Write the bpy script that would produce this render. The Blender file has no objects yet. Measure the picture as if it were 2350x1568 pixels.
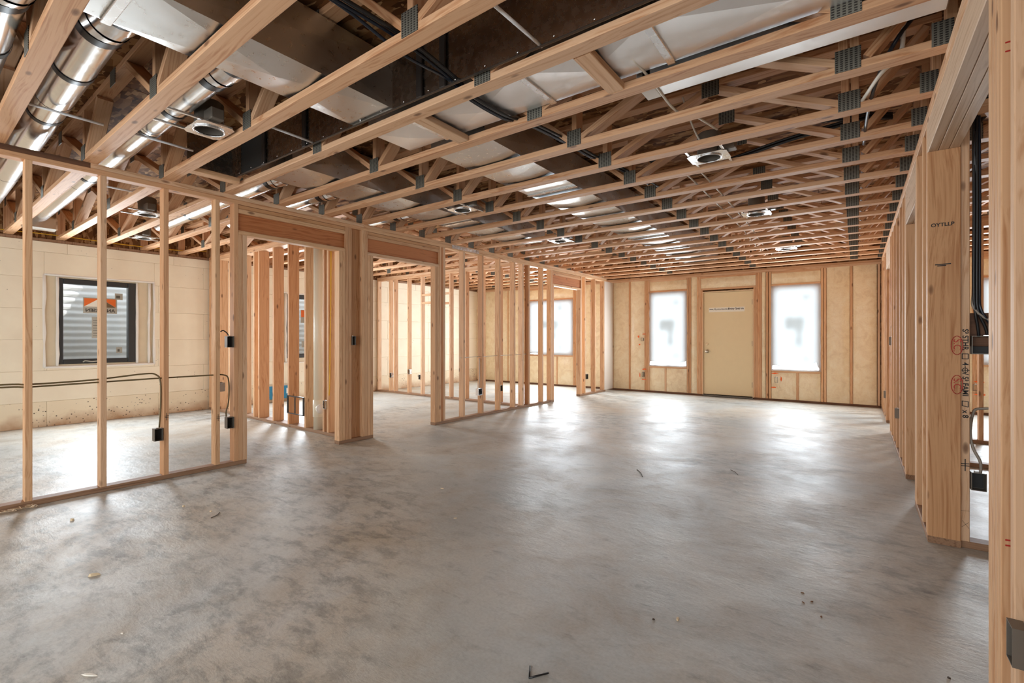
import bpy, bmesh, math, random
from mathutils import Vector, Matrix
random.seed(7)
PI = math.pi
scene = bpy.context.scene
C = scene.collection

# ------------------------------------------------------------------ camera, sky, sun, daylight, added fill, exposure
YAW = math.radians(36.0085)
cam_d = bpy.data.cameras.new('camera')
cam_d.sensor_fit = 'HORIZONTAL'; cam_d.sensor_width = 36.0
cam_d.lens = 36.0 * 1088.69 / 2350.0
cam_d.shift_y = -(784.0 - 775.5) / 2350.0
cam_d.clip_start = 0.05; cam_d.clip_end = 200
cam = bpy.data.objects.new('camera', cam_d); C.objects.link(cam)
cam.location = (0, 0, 1.165); cam.rotation_euler = (PI / 2, 0, YAW)
scene.camera = cam

scene.view_settings.view_transform = 'Standard'
scene.view_settings.look = 'None'
scene.view_settings.gamma = 1.0
scene.view_settings.use_curve_mapping = False
scene.view_settings.exposure = 0.92
scene.cycles.use_denoising = True
scene.cycles.max_bounces = 5
scene.cycles.diffuse_bounces = 4
scene.cycles.use_adaptive_sampling = True
scene.cycles.adaptive_threshold = 0.08
scene.cycles.glossy_bounces = 4
scene.cycles.transmission_bounces = 6
scene.cycles.transparent_max_bounces = 10
scene.cycles.sample_clamp_indirect = 6.0
scene.cycles.caustics_reflective = False
scene.cycles.caustics_refractive = False

world = bpy.data.worlds.new('sky'); scene.world = world
world.use_nodes = True
bg = world.node_tree.nodes['Background']
bg.inputs[0].default_value = (0.84, 0.92, 1.0, 1); bg.inputs[1].default_value = 1.75

sun_d = bpy.data.lights.new('sun', 'SUN'); sun_d.energy = 4.5; sun_d.angle = math.radians(0.6)
sun_d.color = (1.0, 0.95, 0.88)
sun = bpy.data.objects.new('sun', sun_d); C.objects.link(sun)
sun.location = (-6, 16, 12)
sun.rotation_euler = Vector((-0.2, -0.66, -0.72)).to_track_quat('-Z', 'Y').to_euler()

def area(name, loc, direction, sx, sy, watts, col=(0.83, 0.925, 1.0)):
    d = bpy.data.lights.new(name, 'AREA'); d.shape = 'RECTANGLE'; d.size = sx; d.size_y = sy
    d.energy = watts; d.color = col
    o = bpy.data.objects.new(name, d); C.objects.link(o)
    o.location = loc; o.rotation_euler = Vector(direction).to_track_quat('-Z', 'Y').to_euler()
    return o
DAY = 1.0
area('daylight_far_left_window', (-3.197, 9.90, 1.345), (0, -1, -0.05), 0.74, 1.5, 34 * DAY)
area('daylight_far_right_window', (-0.899, 9.90, 1.345), (0, -1, -0.05), 0.72, 1.5, 34 * DAY)
area('daylight_side_room_window', (-6.06, 9.90, 1.41), (0, -1, -0.05), 1.15, 1.3, 90 * DAY)
area('daylight_right_room_window', (1.95, 9.90, 1.41), (0, -1, -0.05), 0.8, 1.28, 70 * DAY)
area('daylight_foam_wall_window', (-8.50, 1.87, 1.38), (1, -0.02, -0.08), 0.70, 1.02, 44 * DAY)
area('daylight_middle_room_window', (-8.43, 4.92, 1.38), (1, -0.02, -0.08), 0.70, 1.02, 60 * DAY)
area('daylight_open_side_behind', (-2.6, -2.3, 1.5), (0, 1, 0.02), 9.0, 2.2, 118 * DAY, (0.86, 0.94, 1.0))  # added fill lamp behind the camera

# ------------------------------------------------------------------ helpers
MW = {}                                    # world matrix of every object placed here
LABELS = {}
def put(o, parent, M):
    C.objects.link(o)
    if parent is not None:
        o.parent = parent
        o.matrix_basis = MW[parent.name].inverted() @ M
    else:
        o.matrix_basis = M
    MW[o.name] = M.copy()
    return o
def tag(o, label, cat, group=None, kind=None):
    if not group and label in LABELS: print('DUP LABEL', label)
    LABELS[label] = 1
    o['label'] = label
    if cat: o['category'] = cat
    if group: o['group'] = group
    if kind: o['kind'] = kind
    return o
def T(x, y, z, rz=0.0, rx=0.0, ry=0.0):
    M = Matrix.Translation((x, y, z))
    if rz: M = M @ Matrix.Rotation(rz, 4, 'Z')
    if ry: M = M @ Matrix.Rotation(ry, 4, 'Y')
    if rx: M = M @ Matrix.Rotation(rx, 4, 'X')
    return M
def empty(name, label, cat, M, group=None, kind=None):
    o = bpy.data.objects.new(name, None); o.empty_display_size = 0.1
    put(o, None, M); tag(o, label, cat, group, kind)
    return o
def obj(name, mesh, parent, M):
    return put(bpy.data.objects.new(name, mesh), parent, M)
CACHE = {}
def mk(key, verts, faces, mat, smooth=False):
    me = bpy.data.meshes.new(str(key)[:40]); me.from_pydata([tuple(v) for v in verts], [], faces)
    me.materials.append(mat)
    if smooth:
        for p in me.polygons: p.use_smooth = True
    me.validate(); me.update()
    CACHE[key] = me
    return me
def board_mesh(L, w, t, mat, c=0.003):
    key = ('board', round(L, 3), round(w, 4), round(t, 4), mat.name)
    if key in CACHE: return CACHE[key]
    a, b = w / 2, t / 2; c = min(c, a * .4, b * .4)
    sec = [(a - c, -b), (a, -b + c), (a, b - c), (a - c, b), (-a + c, b), (-a, b - c), (-a, -b + c), (-a + c, -b)]
    v = [(x, y, -L / 2) for x, y in sec] + [(x, y, L / 2) for x, y in sec]
    f = [(i, (i + 1) % 8, 8 + (i + 1) % 8, 8 + i) for i in range(8)] + [tuple(range(7, -1, -1)), tuple(range(8, 16))]
    return mk(key, v, f, mat)
def board(parent, name, p0, p1, wdir, w, t, mat):
    """a board from p0 to p1 (centre line); wdir is the direction of its wide side"""
    p0, p1 = Vector(p0), Vector(p1); d = p1 - p0; L = d.length; z = d.normalized()
    x = Vector(wdir); x = (x - z * x.dot(z)).normalized(); y = z.cross(x)
    c = (p0 + p1) / 2
    M = Matrix(((x.x, y.x, z.x, c.x), (x.y, y.y, z.y, c.y), (x.z, y.z, z.z, c.z), (0, 0, 0, 1)))
    return obj(name, board_mesh(L, w, t, mat), parent, M)
def box_mesh(sx, sy, sz, mat, c=0.004):
    """a box centred at its origin with chamfered edges"""
    key = ('box', round(sx, 4), round(sy, 4), round(sz, 4), round(c, 4), mat.name)
    if key in CACHE: return CACHE[key]
    bm = bmesh.new(); bmesh.ops.create_cube(bm, size=1.0)
    for v in bm.verts: v.co = (v.co.x * sx, v.co.y * sy, v.co.z * sz)
    if c > 0: bmesh.ops.bevel(bm, geom=bm.edges[:], offset=min(c, sx * .3, sy * .3, sz * .3), segments=1, affect='EDGES')
    me = bpy.data.meshes.new('box'); bm.to_mesh(me); bm.free(); me.materials.append(mat); CACHE[key] = me
    return me
def box(parent, name, x0, x1, y0, y1, z0, z1, mat, c=0.004):
    return obj(name, box_mesh(x1 - x0, y1 - y0, z1 - z0, mat, c), parent, T((x0 + x1) / 2, (y0 + y1) / 2, (z0 + z1) / 2))
def tube_mesh(pts, r, mat, n=8, cap=True, key=None):
    pts = [Vector(p) for p in pts]; v = []; f = []; up = None
    for i, p in enumerate(pts):
        d = (pts[min(i + 1, len(pts) - 1)] - pts[max(i - 1, 0)]).normalized()
        if up is None:
            up = Vector((0, 0, 1)) if abs(d.z) < .9 else Vector((1, 0, 0))
        x = (up - d * up.dot(d)).normalized(); y = d.cross(x); up = x
        rr = r[i] if isinstance(r, (list, tuple)) else r
        v += [p + (x * math.cos(2 * PI * k / n) + y * math.sin(2 * PI * k / n)) * rr for k in range(n)]
    for i in range(len(pts) - 1):
        for k in range(n):
            f.append((i * n + k, i * n + (k + 1) % n, (i + 1) * n + (k + 1) % n, (i + 1) * n + k))
    if cap: f += [tuple(range(n - 1, -1, -1)), tuple(range((len(pts) - 1) * n, len(pts) * n))]
    me = mk(key or ('tube', len(CACHE)), v, f, mat, True)
    return me
def smooth_path(pts, per=6):
    """Catmull-Rom through pts"""
    P = [Vector(p) for p in pts]; P = [P[0] * 2 - P[1]] + P + [P[-1] * 2 - P[-2]]; out = []
    for i in range(1, len(P) - 2):
        for k in range(per):
            t = k / per; a, b, c_, d = P[i - 1], P[i], P[i + 1], P[i + 2]
            out.append(0.5 * (2 * b + (c_ - a) * t + (2 * a - 5 * b + 4 * c_ - d) * t * t + (3 * b - a - 3 * c_ + d) * t ** 3))
    out.append(P[-2]); return out
I4 = Matrix.Identity(4)

# frame of the house's left half: it stands about 1.2 degrees off the main room.  a = across (0 at the partition's face, minus = left), b = along
SKEW = 0.0215
def SK(a, b, z): return Vector((-4.6305 + a + SKEW * b, b - SKEW * a, z))
SKM = lambda a, b, z: T(*SK(a, b, z), rz=-SKEW)
UA = Vector((1, -SKEW, 0)); UB = Vector((SKEW, 1, 0))
def skbox(parent, name, a0, a1, b0, b1, z0, z1, mat, c=0.004):
    return obj(name, box_mesh(a1 - a0, b1 - b0, z1 - z0, mat, c), parent, SKM((a0 + a1) / 2, (b0 + b1) / 2, (z0 + z1) / 2))

# ------------------------------------------------------------------ materials
def lin(r, g, b):
    f = lambda c: (c / 255 / 12.92) if c / 255 <= .04045 else ((c / 255 + .055) / 1.055) ** 2.4
    return (f(r), f(g), f(b), 1)
class N:
    def __init__(s, name):
        s.m = bpy.data.materials.new(name); s.m.use_nodes = True; s.t = s.m.node_tree
        s.b = s.t.nodes['Principled BSDF']; s.out = s.t.nodes['Material Output']
    def n(s, typ, **kw):
        nd = s.t.nodes.new(typ)
        for k, v in kw.items():
            if k.startswith('i_'):
                key = k[2:]; key = int(key) if key.isdigit() else key.replace('_', ' ')
                nd.inputs[key].default_value = v
            else: setattr(nd, k, v)
        return nd
    def l(s, a, b): s.t.links.new(a, b)
    def ramp(s, fac, stops, interp='LINEAR'):
        r = s.n('ShaderNodeValToRGB'); r.color_ramp.interpolation = interp
        e = r.color_ramp.elements
        while len(e) < len(stops): e.new(0.5)
        for x, (p, c) in zip(e, stops):
            x.position = p; x.color = c if len(c) == 4 else (*c, 1)
        s.l(fac, r.inputs[0]); return r.outputs[0]
    def mix(s, fac, a, b, mode='MIX'):
        m = s.n('ShaderNodeMix', data_type='RGBA', blend_type=mode)
        for sock, v in ((m.inputs[0], fac), (m.inputs[6], a), (m.inputs[7], b)):
            if hasattr(v, 'is_output'): s.l(v, sock)
            elif isinstance(v, (int, float)): sock.default_value = v
            else: sock.default_value = v if len(v) == 4 else (*v, 1)
        return m.outputs[2]
    def math(s, op, a, b=None, clamp=False):
        m = s.n('ShaderNodeMath', operation=op, use_clamp=clamp)
        for i, v in enumerate((a, b)):
            if v is None: continue
            if hasattr(v, 'is_output'): s.l(v, m.inputs[i])
            else: m.inputs[i].default_value = v
        return m.outputs[0]
    def coords(s, kind='Object', scale=(1, 1, 1), rand=False, rot=(0, 0, 0)):
        tc = s.n('ShaderNodeTexCoord'); mp = s.n('ShaderNodeMapping')
        mp.inputs['Scale'].default_value = scale; mp.inputs['Rotation'].default_value = rot
        v = tc.outputs[kind]
        if rand:
            oi = s.n('ShaderNodeObjectInfo'); a = s.n('ShaderNodeVectorMath', operation='SCALE')
            a.inputs[0].default_value = (7.3, 11.1, 17.9); s.l(oi.outputs['Random'], a.inputs['Scale'])
            ad = s.n('ShaderNodeVectorMath', operation='ADD'); s.l(v, ad.inputs[0]); s.l(a.outputs[0], ad.inputs[1]); v = ad.outputs[0]
        s.l(v, mp.inputs[0]); return mp.outputs[0]
    def noise(s, vec, scale=5, detail=4, rough=.55, dist=0.0):
        n = s.n('ShaderNodeTexNoise'); n.inputs['Scale'].default_value = scale; n.inputs['Detail'].default_value = detail
        n.inputs['Roughness'].default_value = rough; n.inputs['Distortion'].default_value = dist
        s.l(vec, n.inputs['Vector']); return n.outputs[0]
    def bump(s, h, strength=.3, dist=.01):
        b = s.n('ShaderNodeBump'); b.inputs['Strength'].default_value = strength; b.inputs['Distance'].default_value = dist
        s.l(h, b.inputs['Height']); s.l(b.outputs[0], s.b.inputs['Normal'])
    def col(s, c):
        if hasattr(c, 'is_output'): s.l(c, s.b.inputs['Base Color'])
        else: s.b.inputs['Base Color'].default_value = c
    def set(s, **kw):
        for k, v in kw.items():
            k = k.replace('_', ' ').title().replace('Ior', 'IOR')
            if hasattr(v, 'is_output'): s.l(v, s.b.inputs[k])
            else: s.b.inputs[k].default_value = v
def wood(name, pale, mid, tints, knots=True, rough=.62, grain=1.0):
    s = N(name)
    v = s.coords('Object', (1, 1, 1), True)
    mp = s.n('ShaderNodeMapping'); mp.inputs['Scale'].default_value = (34, 34, 0.35); s.l(v, mp.inputs[0])
    mpw = s.n('ShaderNodeMapping'); mpw.inputs['Scale'].default_value = (3, 3, .75); s.l(v, mpw.inputs[0]); warp = s.noise(mpw.outputs[0], 1.0, 2); wv = s.n('ShaderNodeVectorMath', operation='ADD')
    sc = s.n('ShaderNodeVectorMath', operation='SCALE'); sc.inputs[0].default_value = (6, 6, 0); s.l(warp, sc.inputs['Scale'])
    s.l(mp.outputs[0], wv.inputs[0]); s.l(sc.outputs[0], wv.inputs[1])
    g1 = s.noise(wv.outputs[0], 1.5, 4, .55, .15)
    mp2 = s.n('ShaderNodeMapping'); mp2.inputs['Scale'].default_value = (120, 120, 2.2); s.l(v, mp2.inputs[0])
    g2 = s.noise(mp2.outputs[0], 1.0, 3)
    base = s.ramp(g1, [(.30, mid), (.47, pale), (.56, pale), (.72, mid)])
    base = s.mix(s.math('MULTIPLY', g2, .35 * grain), base, mid)
    oi = s.n('ShaderNodeObjectInfo')
    tint = s.ramp(oi.outputs['Random'], [(i / max(1, len(tints) - 1), c) for i, c in enumerate(tints)], 'CONSTANT' if len(tints) > 3 else 'LINEAR')
    base = s.mix(1.0, base, tint, 'MULTIPLY')
    if knots:
        mpk = s.n('ShaderNodeMapping'); mpk.inputs['Scale'].default_value = (9, 9, 3.6); s.l(v, mpk.inputs[0])
        vo = s.n('ShaderNodeTexVoronoi'); vo.inputs['Scale'].default_value = 1.0; s.l(mpk.outputs[0], vo.inputs['Vector'])
        k = s.ramp(vo.outputs['Distance'], [(.05, (1, 1, 1)), (.09, (0.7, .7, .7)), (.14, (0, 0, 0))])
        base = s.mix(s.math('MULTIPLY', k, .75), base, lin(92, 52, 28))
    s.col(base); s.set(roughness=rough); s.b.inputs['Specular IOR Level'].default_value = .3
    s.bump(g2, .12, .002)
    return s.m
PALE = [(1, 1, 1), (.93, .86, .78), (1.03, .97, .88), (.86, .76, .66), (.98, .92, .82), (.95, .82, .70), (1.02, 1, .97)]
W_STUD = wood('spruce_stud', lin(224, 187, 152), lin(190, 140, 100), PALE)
W_TRUSS = wood('spruce_truss', lin(224, 183, 146), lin(188, 134, 94), [(1, 1, 1), (.95, .88, .82), (1.0, .95, .9), (.9, .82, .74), (1.02, .98, .94)])
W_HEAD = wood('fir_header', lin(196, 128, 80), lin(160, 92, 50), [(1, 1, 1), (.95, .9, .85)])
W_POST = wood('fir_post', lin(208, 160, 116), lin(166, 112, 70), [(1, 1, 1), (.97, .93, .88)])
W_TREAT = wood('treated_plate', lin(165, 130, 102), lin(120, 88, 66), [(1, 1, 1), (.9, .86, .82)])
W_DARK = wood('dark_plate', lin(112, 78, 56), lin(86, 58, 42), [(1, 1, 1)])
W_BEAM = wood('laminated_beam', lin(214, 186, 158), lin(182, 148, 118), [(1, 1, 1), (.95, .92, .9)], False)

def osb(name, dark=1.0):
    s = N(name); v = s.coords('Object', (1, 1, 1), True)
    cols = []
    for i, (rot, sc) in enumerate((((0, 0, .5), (7, 26, 7)), ((0, 0, 1.9), (8, 30, 8)))):
        mp = s.n('ShaderNodeMapping'); mp.inputs['Scale'].default_value = sc; mp.inputs['Rotation'].default_value = rot; s.l(v, mp.inputs[0])
        vo = s.n('ShaderNodeTexVoronoi'); vo.inputs['Scale'].default_value = 1; s.l(mp.outputs[0], vo.inputs['Vector'])
        sep = s.n('ShaderNodeSeparateColor'); s.l(vo.outputs['Color'], sep.inputs[0]); cols.append(sep.outputs[i])
    pick = s.math('GREATER_THAN', s.noise(v, 9, 2), .5)
    m = s.mix(pick, cols[0], cols[1])
    c = s.ramp(m, [(.0, lin(84, 52, 30)), (.35, lin(128, 86, 52)), (.7, lin(156, 112, 72)), (1, lin(196, 156, 112))])
    s.col(c); s.set(roughness=.75); s.b.inputs['Specular IOR Level'].default_value = .12; s.bump(m, .25, .003); return s.m
M_OSB = osb('strand_board')

def concrete():
    s = N('trowelled_concrete'); v = s.coords('Object')
    big = s.noise(v, .5, 6, .62, .3); mid = s.noise(v, 1.9, 8, .68, .4); med2 = s.noise(v, 4.5, 5, .6, .8)
    def streak(scale, rot, sc=1.0, det=6, rough=.66, dist=2.0):
        mp = s.n('ShaderNodeMapping'); mp.inputs['Scale'].default_value = scale; mp.inputs['Rotation'].default_value = (0, 0, rot); s.l(v, mp.inputs[0])
        return s.noise(mp.outputs[0], sc, det, rough, dist)
    ridge = streak((7, 15, 1), .62, 1.0, 7, .7, .5)
    fan = streak((6, 16, 1), -.75, 1.0, 7, .7, .6)
    stroke = streak((4.5, 8.5, 1), -.2, 1.1, 9, .76, .25)
    fine = s.noise(v, 70, 3)
    mask = lambda x, a, b: s.ramp(x, [(a, (0, 0, 0)), (b, (1, 1, 1))])
    base = s.ramp(big, [(.34, lin(166, 170, 168)), (.46, lin(188, 189, 184)), (.56, lin(202, 198, 188)), (.66, lin(194, 180, 160))])
    base = s.mix(s.math('MULTIPLY', mask(mid, .47, .66), .5), base, lin(168, 150, 126))
    base = s.mix(s.math('MULTIPLY', mask(med2, .55, .72), .30), base, lin(196, 194, 192))
    patch = s.noise(v, .42, 3, .5, .5)
    dk = s.math('MULTIPLY', mask(stroke, .47, .60), mask(patch, .47, .60))
    base = s.mix(s.math('MULTIPLY', dk, .5), base, lin(92, 92, 88))
    pick = mask(mid, .42, .58)
    rg = s.mix(pick, ridge, fan)
    base = s.mix(s.math('MULTIPLY', s.math('MULTIPLY', mask(rg, .52, .66), mask(stroke, .42, .60)), .45), base, lin(96, 92, 88))
    base = s.mix(s.math('MULTIPLY', mask(fine, .4, .75), .18), base, lin(110, 102, 96))
    s.col(base)
    s.set(roughness=s.ramp(mid, [(.3, (.36, .36, .36)), (.7, (.56, .56, .56))]))
    s.b.inputs['Specular IOR Level'].default_value = .27
    h = s.math('ADD', s.math('MULTIPLY', rg, .7), s.math('ADD', s.math('MULTIPLY', stroke, .6), s.math('MULTIPLY', big, 1.6)))
    s.bump(h, .42, .014)
    return s.m
M_CONC = concrete()

def foam():
    s = N('cream_foam'); v = s.coords('Object', (1, 1, 1), True); g = s.coords('Generated')
    n = s.noise(v, 3, 5); sp = s.noise(v, 55, 2)
    base = s.ramp(n, [(.3, lin(236, 222, 198)), (.7, lin(244, 232, 208))])
    vo = s.n('ShaderNodeTexVoronoi'); vo.inputs['Scale'].default_value = 22; s.l(v, vo.inputs['Vector'])
    speck = s.math('MULTIPLY', s.ramp(vo.outputs['Distance'], [(.10, (1, 1, 1)), (.17, (0, 0, 0))]), s.ramp(s.noise(v, 4, 3), [(.56, (0, 0, 0)), (.66, (1, 1, 1))]))
    base = s.mix(s.math('MULTIPLY', speck, .6), base, lin(96, 68, 46))
    s.col(base); s.set(roughness=.75); s.bump(sp, .15, .002); return s.m
M_FOAM = foam()
def foam_low():
    s = N('soiled_foam'); v = s.coords('Object', (1, 1, 1), True)
    tc = s.n('ShaderNodeTexCoord'); sx = s.n('ShaderNodeSeparateXYZ'); s.l(tc.outputs['Object'], sx.inputs[0])
    h = s.math('ADD', s.math('MULTIPLY', sx.outputs['Z'], -4.2), s.math('ADD', s.math('MULTIPLY', s.noise(v, 5, 5), 1.3), -.62), True)
    vo = s.n('ShaderNodeTexVoronoi'); vo.inputs['Scale'].default_value = 26; s.l(v, vo.inputs['Vector'])
    speck = s.math('MULTIPLY', s.ramp(vo.outputs['Distance'], [(.16, (1, 1, 1)), (.24, (0, 0, 0))]), s.ramp(s.noise(v, 3.2, 3), [(.47, (0, 0, 0)), (.57, (1, 1, 1))]))
    base = s.mix(h, lin(234, 218, 190), lin(172, 122, 80))
    base = s.mix(s.math('MULTIPLY', speck, .9), base, lin(64, 44, 32))
    s.col(base); s.set(roughness=.8); return s.m
M_FOAMLOW = foam_low()

def batt():
    s = N('yellow_insulation'); v = s.coords('Object', (1, 1, 1), True)
    n = s.noise(v, 7, 6, .65, .8); f = s.noise(v, 55, 4, .7)
    mp = s.n('ShaderNodeMapping'); mp.inputs['Scale'].default_value = (14, 14, 2.5); s.l(v, mp.inputs[0]); cr = s.noise(mp.outputs[0], 1, 4, .6, 1.0)
    base = s.ramp(n, [(.25, lin(226, 200, 160)), (.5, lin(243, 224, 186)), (.75, lin(250, 238, 208))])
    base = s.mix(s.math('MULTIPLY', f, .25), base, lin(160, 120, 76))
    s.col(base); s.set(roughness=.5); s.b.inputs['Coat Weight'].default_value = .35; s.b.inputs['Coat Roughness'].default_value = .22
    s.bump(s.math('ADD', s.math('MULTIPLY', f, .4), cr), .5, .012); return s.m
M_BATT = batt()

def plain(name, c, rough=.5, metal=0.0, spec=.5, var=.0):
    s = N(name)
    if var:
        v = s.coords('Object', (1, 1, 1), True); n = s.noise(v, 9, 4)
        s.col(s.mix(n, tuple(x * (1 - var) for x in c[:3]), tuple(min(1, x * (1 + var)) for x in c[:3])))
    else: s.col(c)
    s.set(roughness=rough, metallic=metal); s.b.inputs['Specular IOR Level'].default_value = spec
    return s.m
def galv(name, c, rough, var=.12, bumpy=.05):
    s = N(name); v = s.coords('Object', (1, 1, 1), True)
    n = s.noise(v, 2.2, 3); sp = s.noise(v, 30, 3)
    s.col(s.mix(n, tuple(x * (1 - var) for x in c[:3]), tuple(min(1, x * (1 + var * .6)) for x in c[:3])))
    s.set(metallic=1.0, roughness=s.ramp(sp, [(.3, (rough * .8,) * 3), (.7, (rough * 1.25,) * 3)]))
    s.bump(n, bumpy, .05); return s.m
M_GALV = galv('galvanized_sheet', (.66, .665, .65), .32, .10, .05)
M_DARKDUCT = galv('dull_sheet', (.46, .40, .34), .26, .1, .04)
M_PIPE = galv('bright_duct_pipe', (.86, .86, .86), .20, .08, .06)
M_STEEL = plain('grey_steel_box', lin(118, 110, 100), .42, .3, var=.12)
M_SEAM = plain('dark_steel_seam', lin(66, 60, 56), .4, .5, var=.2)
M_BRIGHT = galv('bright_tin', (.82, .82, .82), .25, .1)
def gusset():
    s = N('toothed_plate'); tc = s.n('ShaderNodeTexCoord'); sx = s.n('ShaderNodeSeparateXYZ'); s.l(tc.outputs['Object'], sx.inputs[0])
    fx = s.math('FRACT', s.math('MULTIPLY', sx.outputs['X'], 52)); fz = s.math('FRACT', s.math('MULTIPLY', sx.outputs['Z'], 95))
    a = s.math('MULTIPLY', s.math('GREATER_THAN', fx, .42), s.math('GREATER_THAN', fz, .38))
    s.col(s.mix(a, (.20, .19, .155, 1), (.035, .03, .025, 1)))
    s.set(metallic=.35, roughness=.5); s.bump(a, .6, .004); return s.m
M_GUSSET = gusset()
M_BLACK = plain('black_rubber', (.012, .012, .013, 1), .38)
M_CAVITY = plain('box_interior', (.02, .019, .018, 1), .6)  # near-black colour paints the shade inside hollow things
M_ROMEX = plain('white_cable', lin(222, 214, 200), .45)
M_ROMEXY = plain('yellow_cable', lin(222, 170, 40), .45)
M_BLUECAB = plain('blue_black_cable', lin(26, 34, 46), .3)
M_GREYCAB = plain('grey_cable', lin(150, 140, 128), .45)
M_OLIVE = plain('olive_cable', lin(112, 96, 62), .45)
M_PVC = plain('cream_pvc', lin(232, 222, 200), .3)
M_WHITEFOAM = plain('white_spray_foam', lin(240, 234, 226), .6)
M_BUCK = plain('window_buck', lin(222, 206, 178), .7, var=.08)
M_FRAMEBLK = plain('charcoal_frame', lin(52, 54, 56), .4)
M_WHITEFR = plain('white_vinyl', lin(235, 236, 238), .35)
M_DOOR = plain('tan_steel_door', lin(228, 206, 162), .45, var=.03)
M_DOORFR = plain('tan_door_frame', lin(224, 196, 158), .5)
M_LABEL = plain('paper_label', lin(238, 232, 218), .6)
M_LABELG = plain('grey_label', lin(176, 172, 160), .6)
M_LABELD = plain('dark_print', lin(96, 92, 84), .6)
M_ORANGE = plain('orange_print', lin(232, 112, 44), .6)
M_BROWNP = plain('brown_print', lin(110, 88, 62), .6)
M_INK = plain('black_ink', (.012, .01, .01, 1), .6)
M_RED = plain('red_marker', lin(178, 34, 20), .6)
M_PAINT = plain('orange_spray', lin(240, 104, 32), .6)
M_TEAL = plain('teal_board', lin(30, 120, 158), .5)
M_WHITE = plain('white_print', lin(244, 244, 240), .5)
M_BRASS = plain('nickel_knob', (.55, .5, .42, 1), .3, 1.0)
M_HINGE = plain('dark_hinge', (.12, .10, .08, 1), .4, 1.0)
M_POLY = plain('white_poly_wall', lin(232, 222, 212), .3)
M_WHPANEL = galv('white_sheet_panel', (.94, .93, .92), .42)
M_CHIP = plain('pale_wood_chip', lin(226, 204, 168), .7)
M_TWIG = plain('dark_twig', lin(70, 56, 44), .7)
M_EARTH = plain('gravel', lin(150, 142, 130), .9, var=.2)
M_WELL = plain('window_well_steel', (.88, .90, .92, 1), .6)
def glass():
    s = N('clear_pane'); t = s.t; tr = s.n('ShaderNodeBsdfTransparent'); gl = s.n('ShaderNodeBsdfGlossy'); gl.inputs['Roughness'].default_value = .02
    fr = s.n('ShaderNodeFresnel'); fr.inputs['IOR'].default_value = 1.45; mx = s.n('ShaderNodeMixShader')
    tr.inputs[0].default_value = (.96, .98, .98, 1)
    s.l(fr.outputs[0], mx.inputs[0]); s.l(tr.outputs[0], mx.inputs[1]); s.l(gl.outputs[0], mx.inputs[2]); s.l(mx.outputs[0], s.out.inputs[0]); return s.m
M_GLASS = glass()
def paper(name, c, tr):
    s = N(name); a = s.n('ShaderNodeBsdfTranslucent'); t_ = s.n('ShaderNodeBsdfTransparent'); d = s.n('ShaderNodeBsdfDiffuse')
    a.inputs[0].default_value = c; t_.inputs[0].default_value = c; d.inputs[0].default_value = c
    m1 = s.n('ShaderNodeMixShader'); m1.inputs[0].default_value = tr; m2 = s.n('ShaderNodeMixShader'); m2.inputs[0].default_value = .45
    s.l(d.outputs[0], m1.inputs[1]); s.l(t_.outputs[0], m1.inputs[2]); s.l(m1.outputs[0], m2.inputs[1]); s.l(a.outputs[0], m2.inputs[2])
    s.l(m2.outputs[0], s.out.inputs[0]); return s.m
M_BACKLIT = paper('backlit_label', (.90, .89, .87, 1), .85)
def sheet():
    s = N('milky_plastic'); tr = s.n('ShaderNodeBsdfTransparent'); tl = s.n('ShaderNodeBsdfTranslucent'); df = s.n('ShaderNodeBsdfGlossy')
    tr.inputs[0].default_value = (.95, .96, .97, 1); tl.inputs[0].default_value = (.99, .98, .96, 1); df.inputs['Roughness'].default_value = .3
    m1 = s.n('ShaderNodeMixShader'); m1.inputs[0].default_value = 1.0; m2 = s.n('ShaderNodeMixShader'); m2.inputs[0].default_value = .05
    s.l(tr.outputs[0], m1.inputs[1]); s.l(tl.outputs[0], m1.inputs[2]); s.l(m1.outputs[0], m2.inputs[1]); s.l(df.outputs[0], m2.inputs[2])
    s.l(m2.outputs[0], s.out.inputs[0]); return s.m
M_SHEET = sheet()

def text(parent, name, body, M, size, mat, align='CENTER', extrude=.0004, shear=0.0, bold=0.0):
    cu = bpy.data.curves.new(name, 'FONT'); cu.body = body; cu.size = size; cu.align_x = align; cu.align_y = 'CENTER'
    cu.extrude = extrude; cu.shear = shear; cu.offset = bold
    tmp = bpy.data.objects.new('lettering_curve', cu); me = bpy.data.meshes.new_from_object(tmp); bpy.data.objects.remove(tmp); bpy.data.curves.remove(cu)
    me.materials.clear(); me.materials.append(mat)
    return put(bpy.data.objects.new(name, me), parent, M)
def basis(xd, yd, p):
    x, y = Vector(xd).normalized(), Vector(yd).normalized(); z = x.cross(y)
    return Matrix(((x.x, y.x, z.x, p[0]), (x.y, y.y, z.y, p[1]), (x.z, y.z, z.z, p[2]), (0, 0, 0, 1)))

# ------------------------------------------------------------------ floor, ceiling
bm = bmesh.new()
fx, fy = 28, 26
grid = [[bm.verts.new((-9.2 + 14.6 * i / fx, -2.4 + 12.6 * j / fy, 0)) for j in range(fy + 1)] for i in range(fx + 1)]
for i in range(fx):
    for j in range(fy): bm.faces.new((grid[i][j], grid[i + 1][j], grid[i + 1][j + 1], grid[i][j + 1]))
low = [bm.verts.new((x, y, -.12)) for x, y in ((-9.2, -2.4), (5.4, -2.4), (5.4, 10.2), (-9.2, 10.2))]
bm.faces.new(low[::-1])
me = bpy.data.meshes.new('floor'); bm.to_mesh(me); bm.free(); me.materials.append(M_CONC)
tag(obj('floor', me, None, I4), 'grey trowelled concrete floor slab', 'floor', kind='structure')

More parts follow.
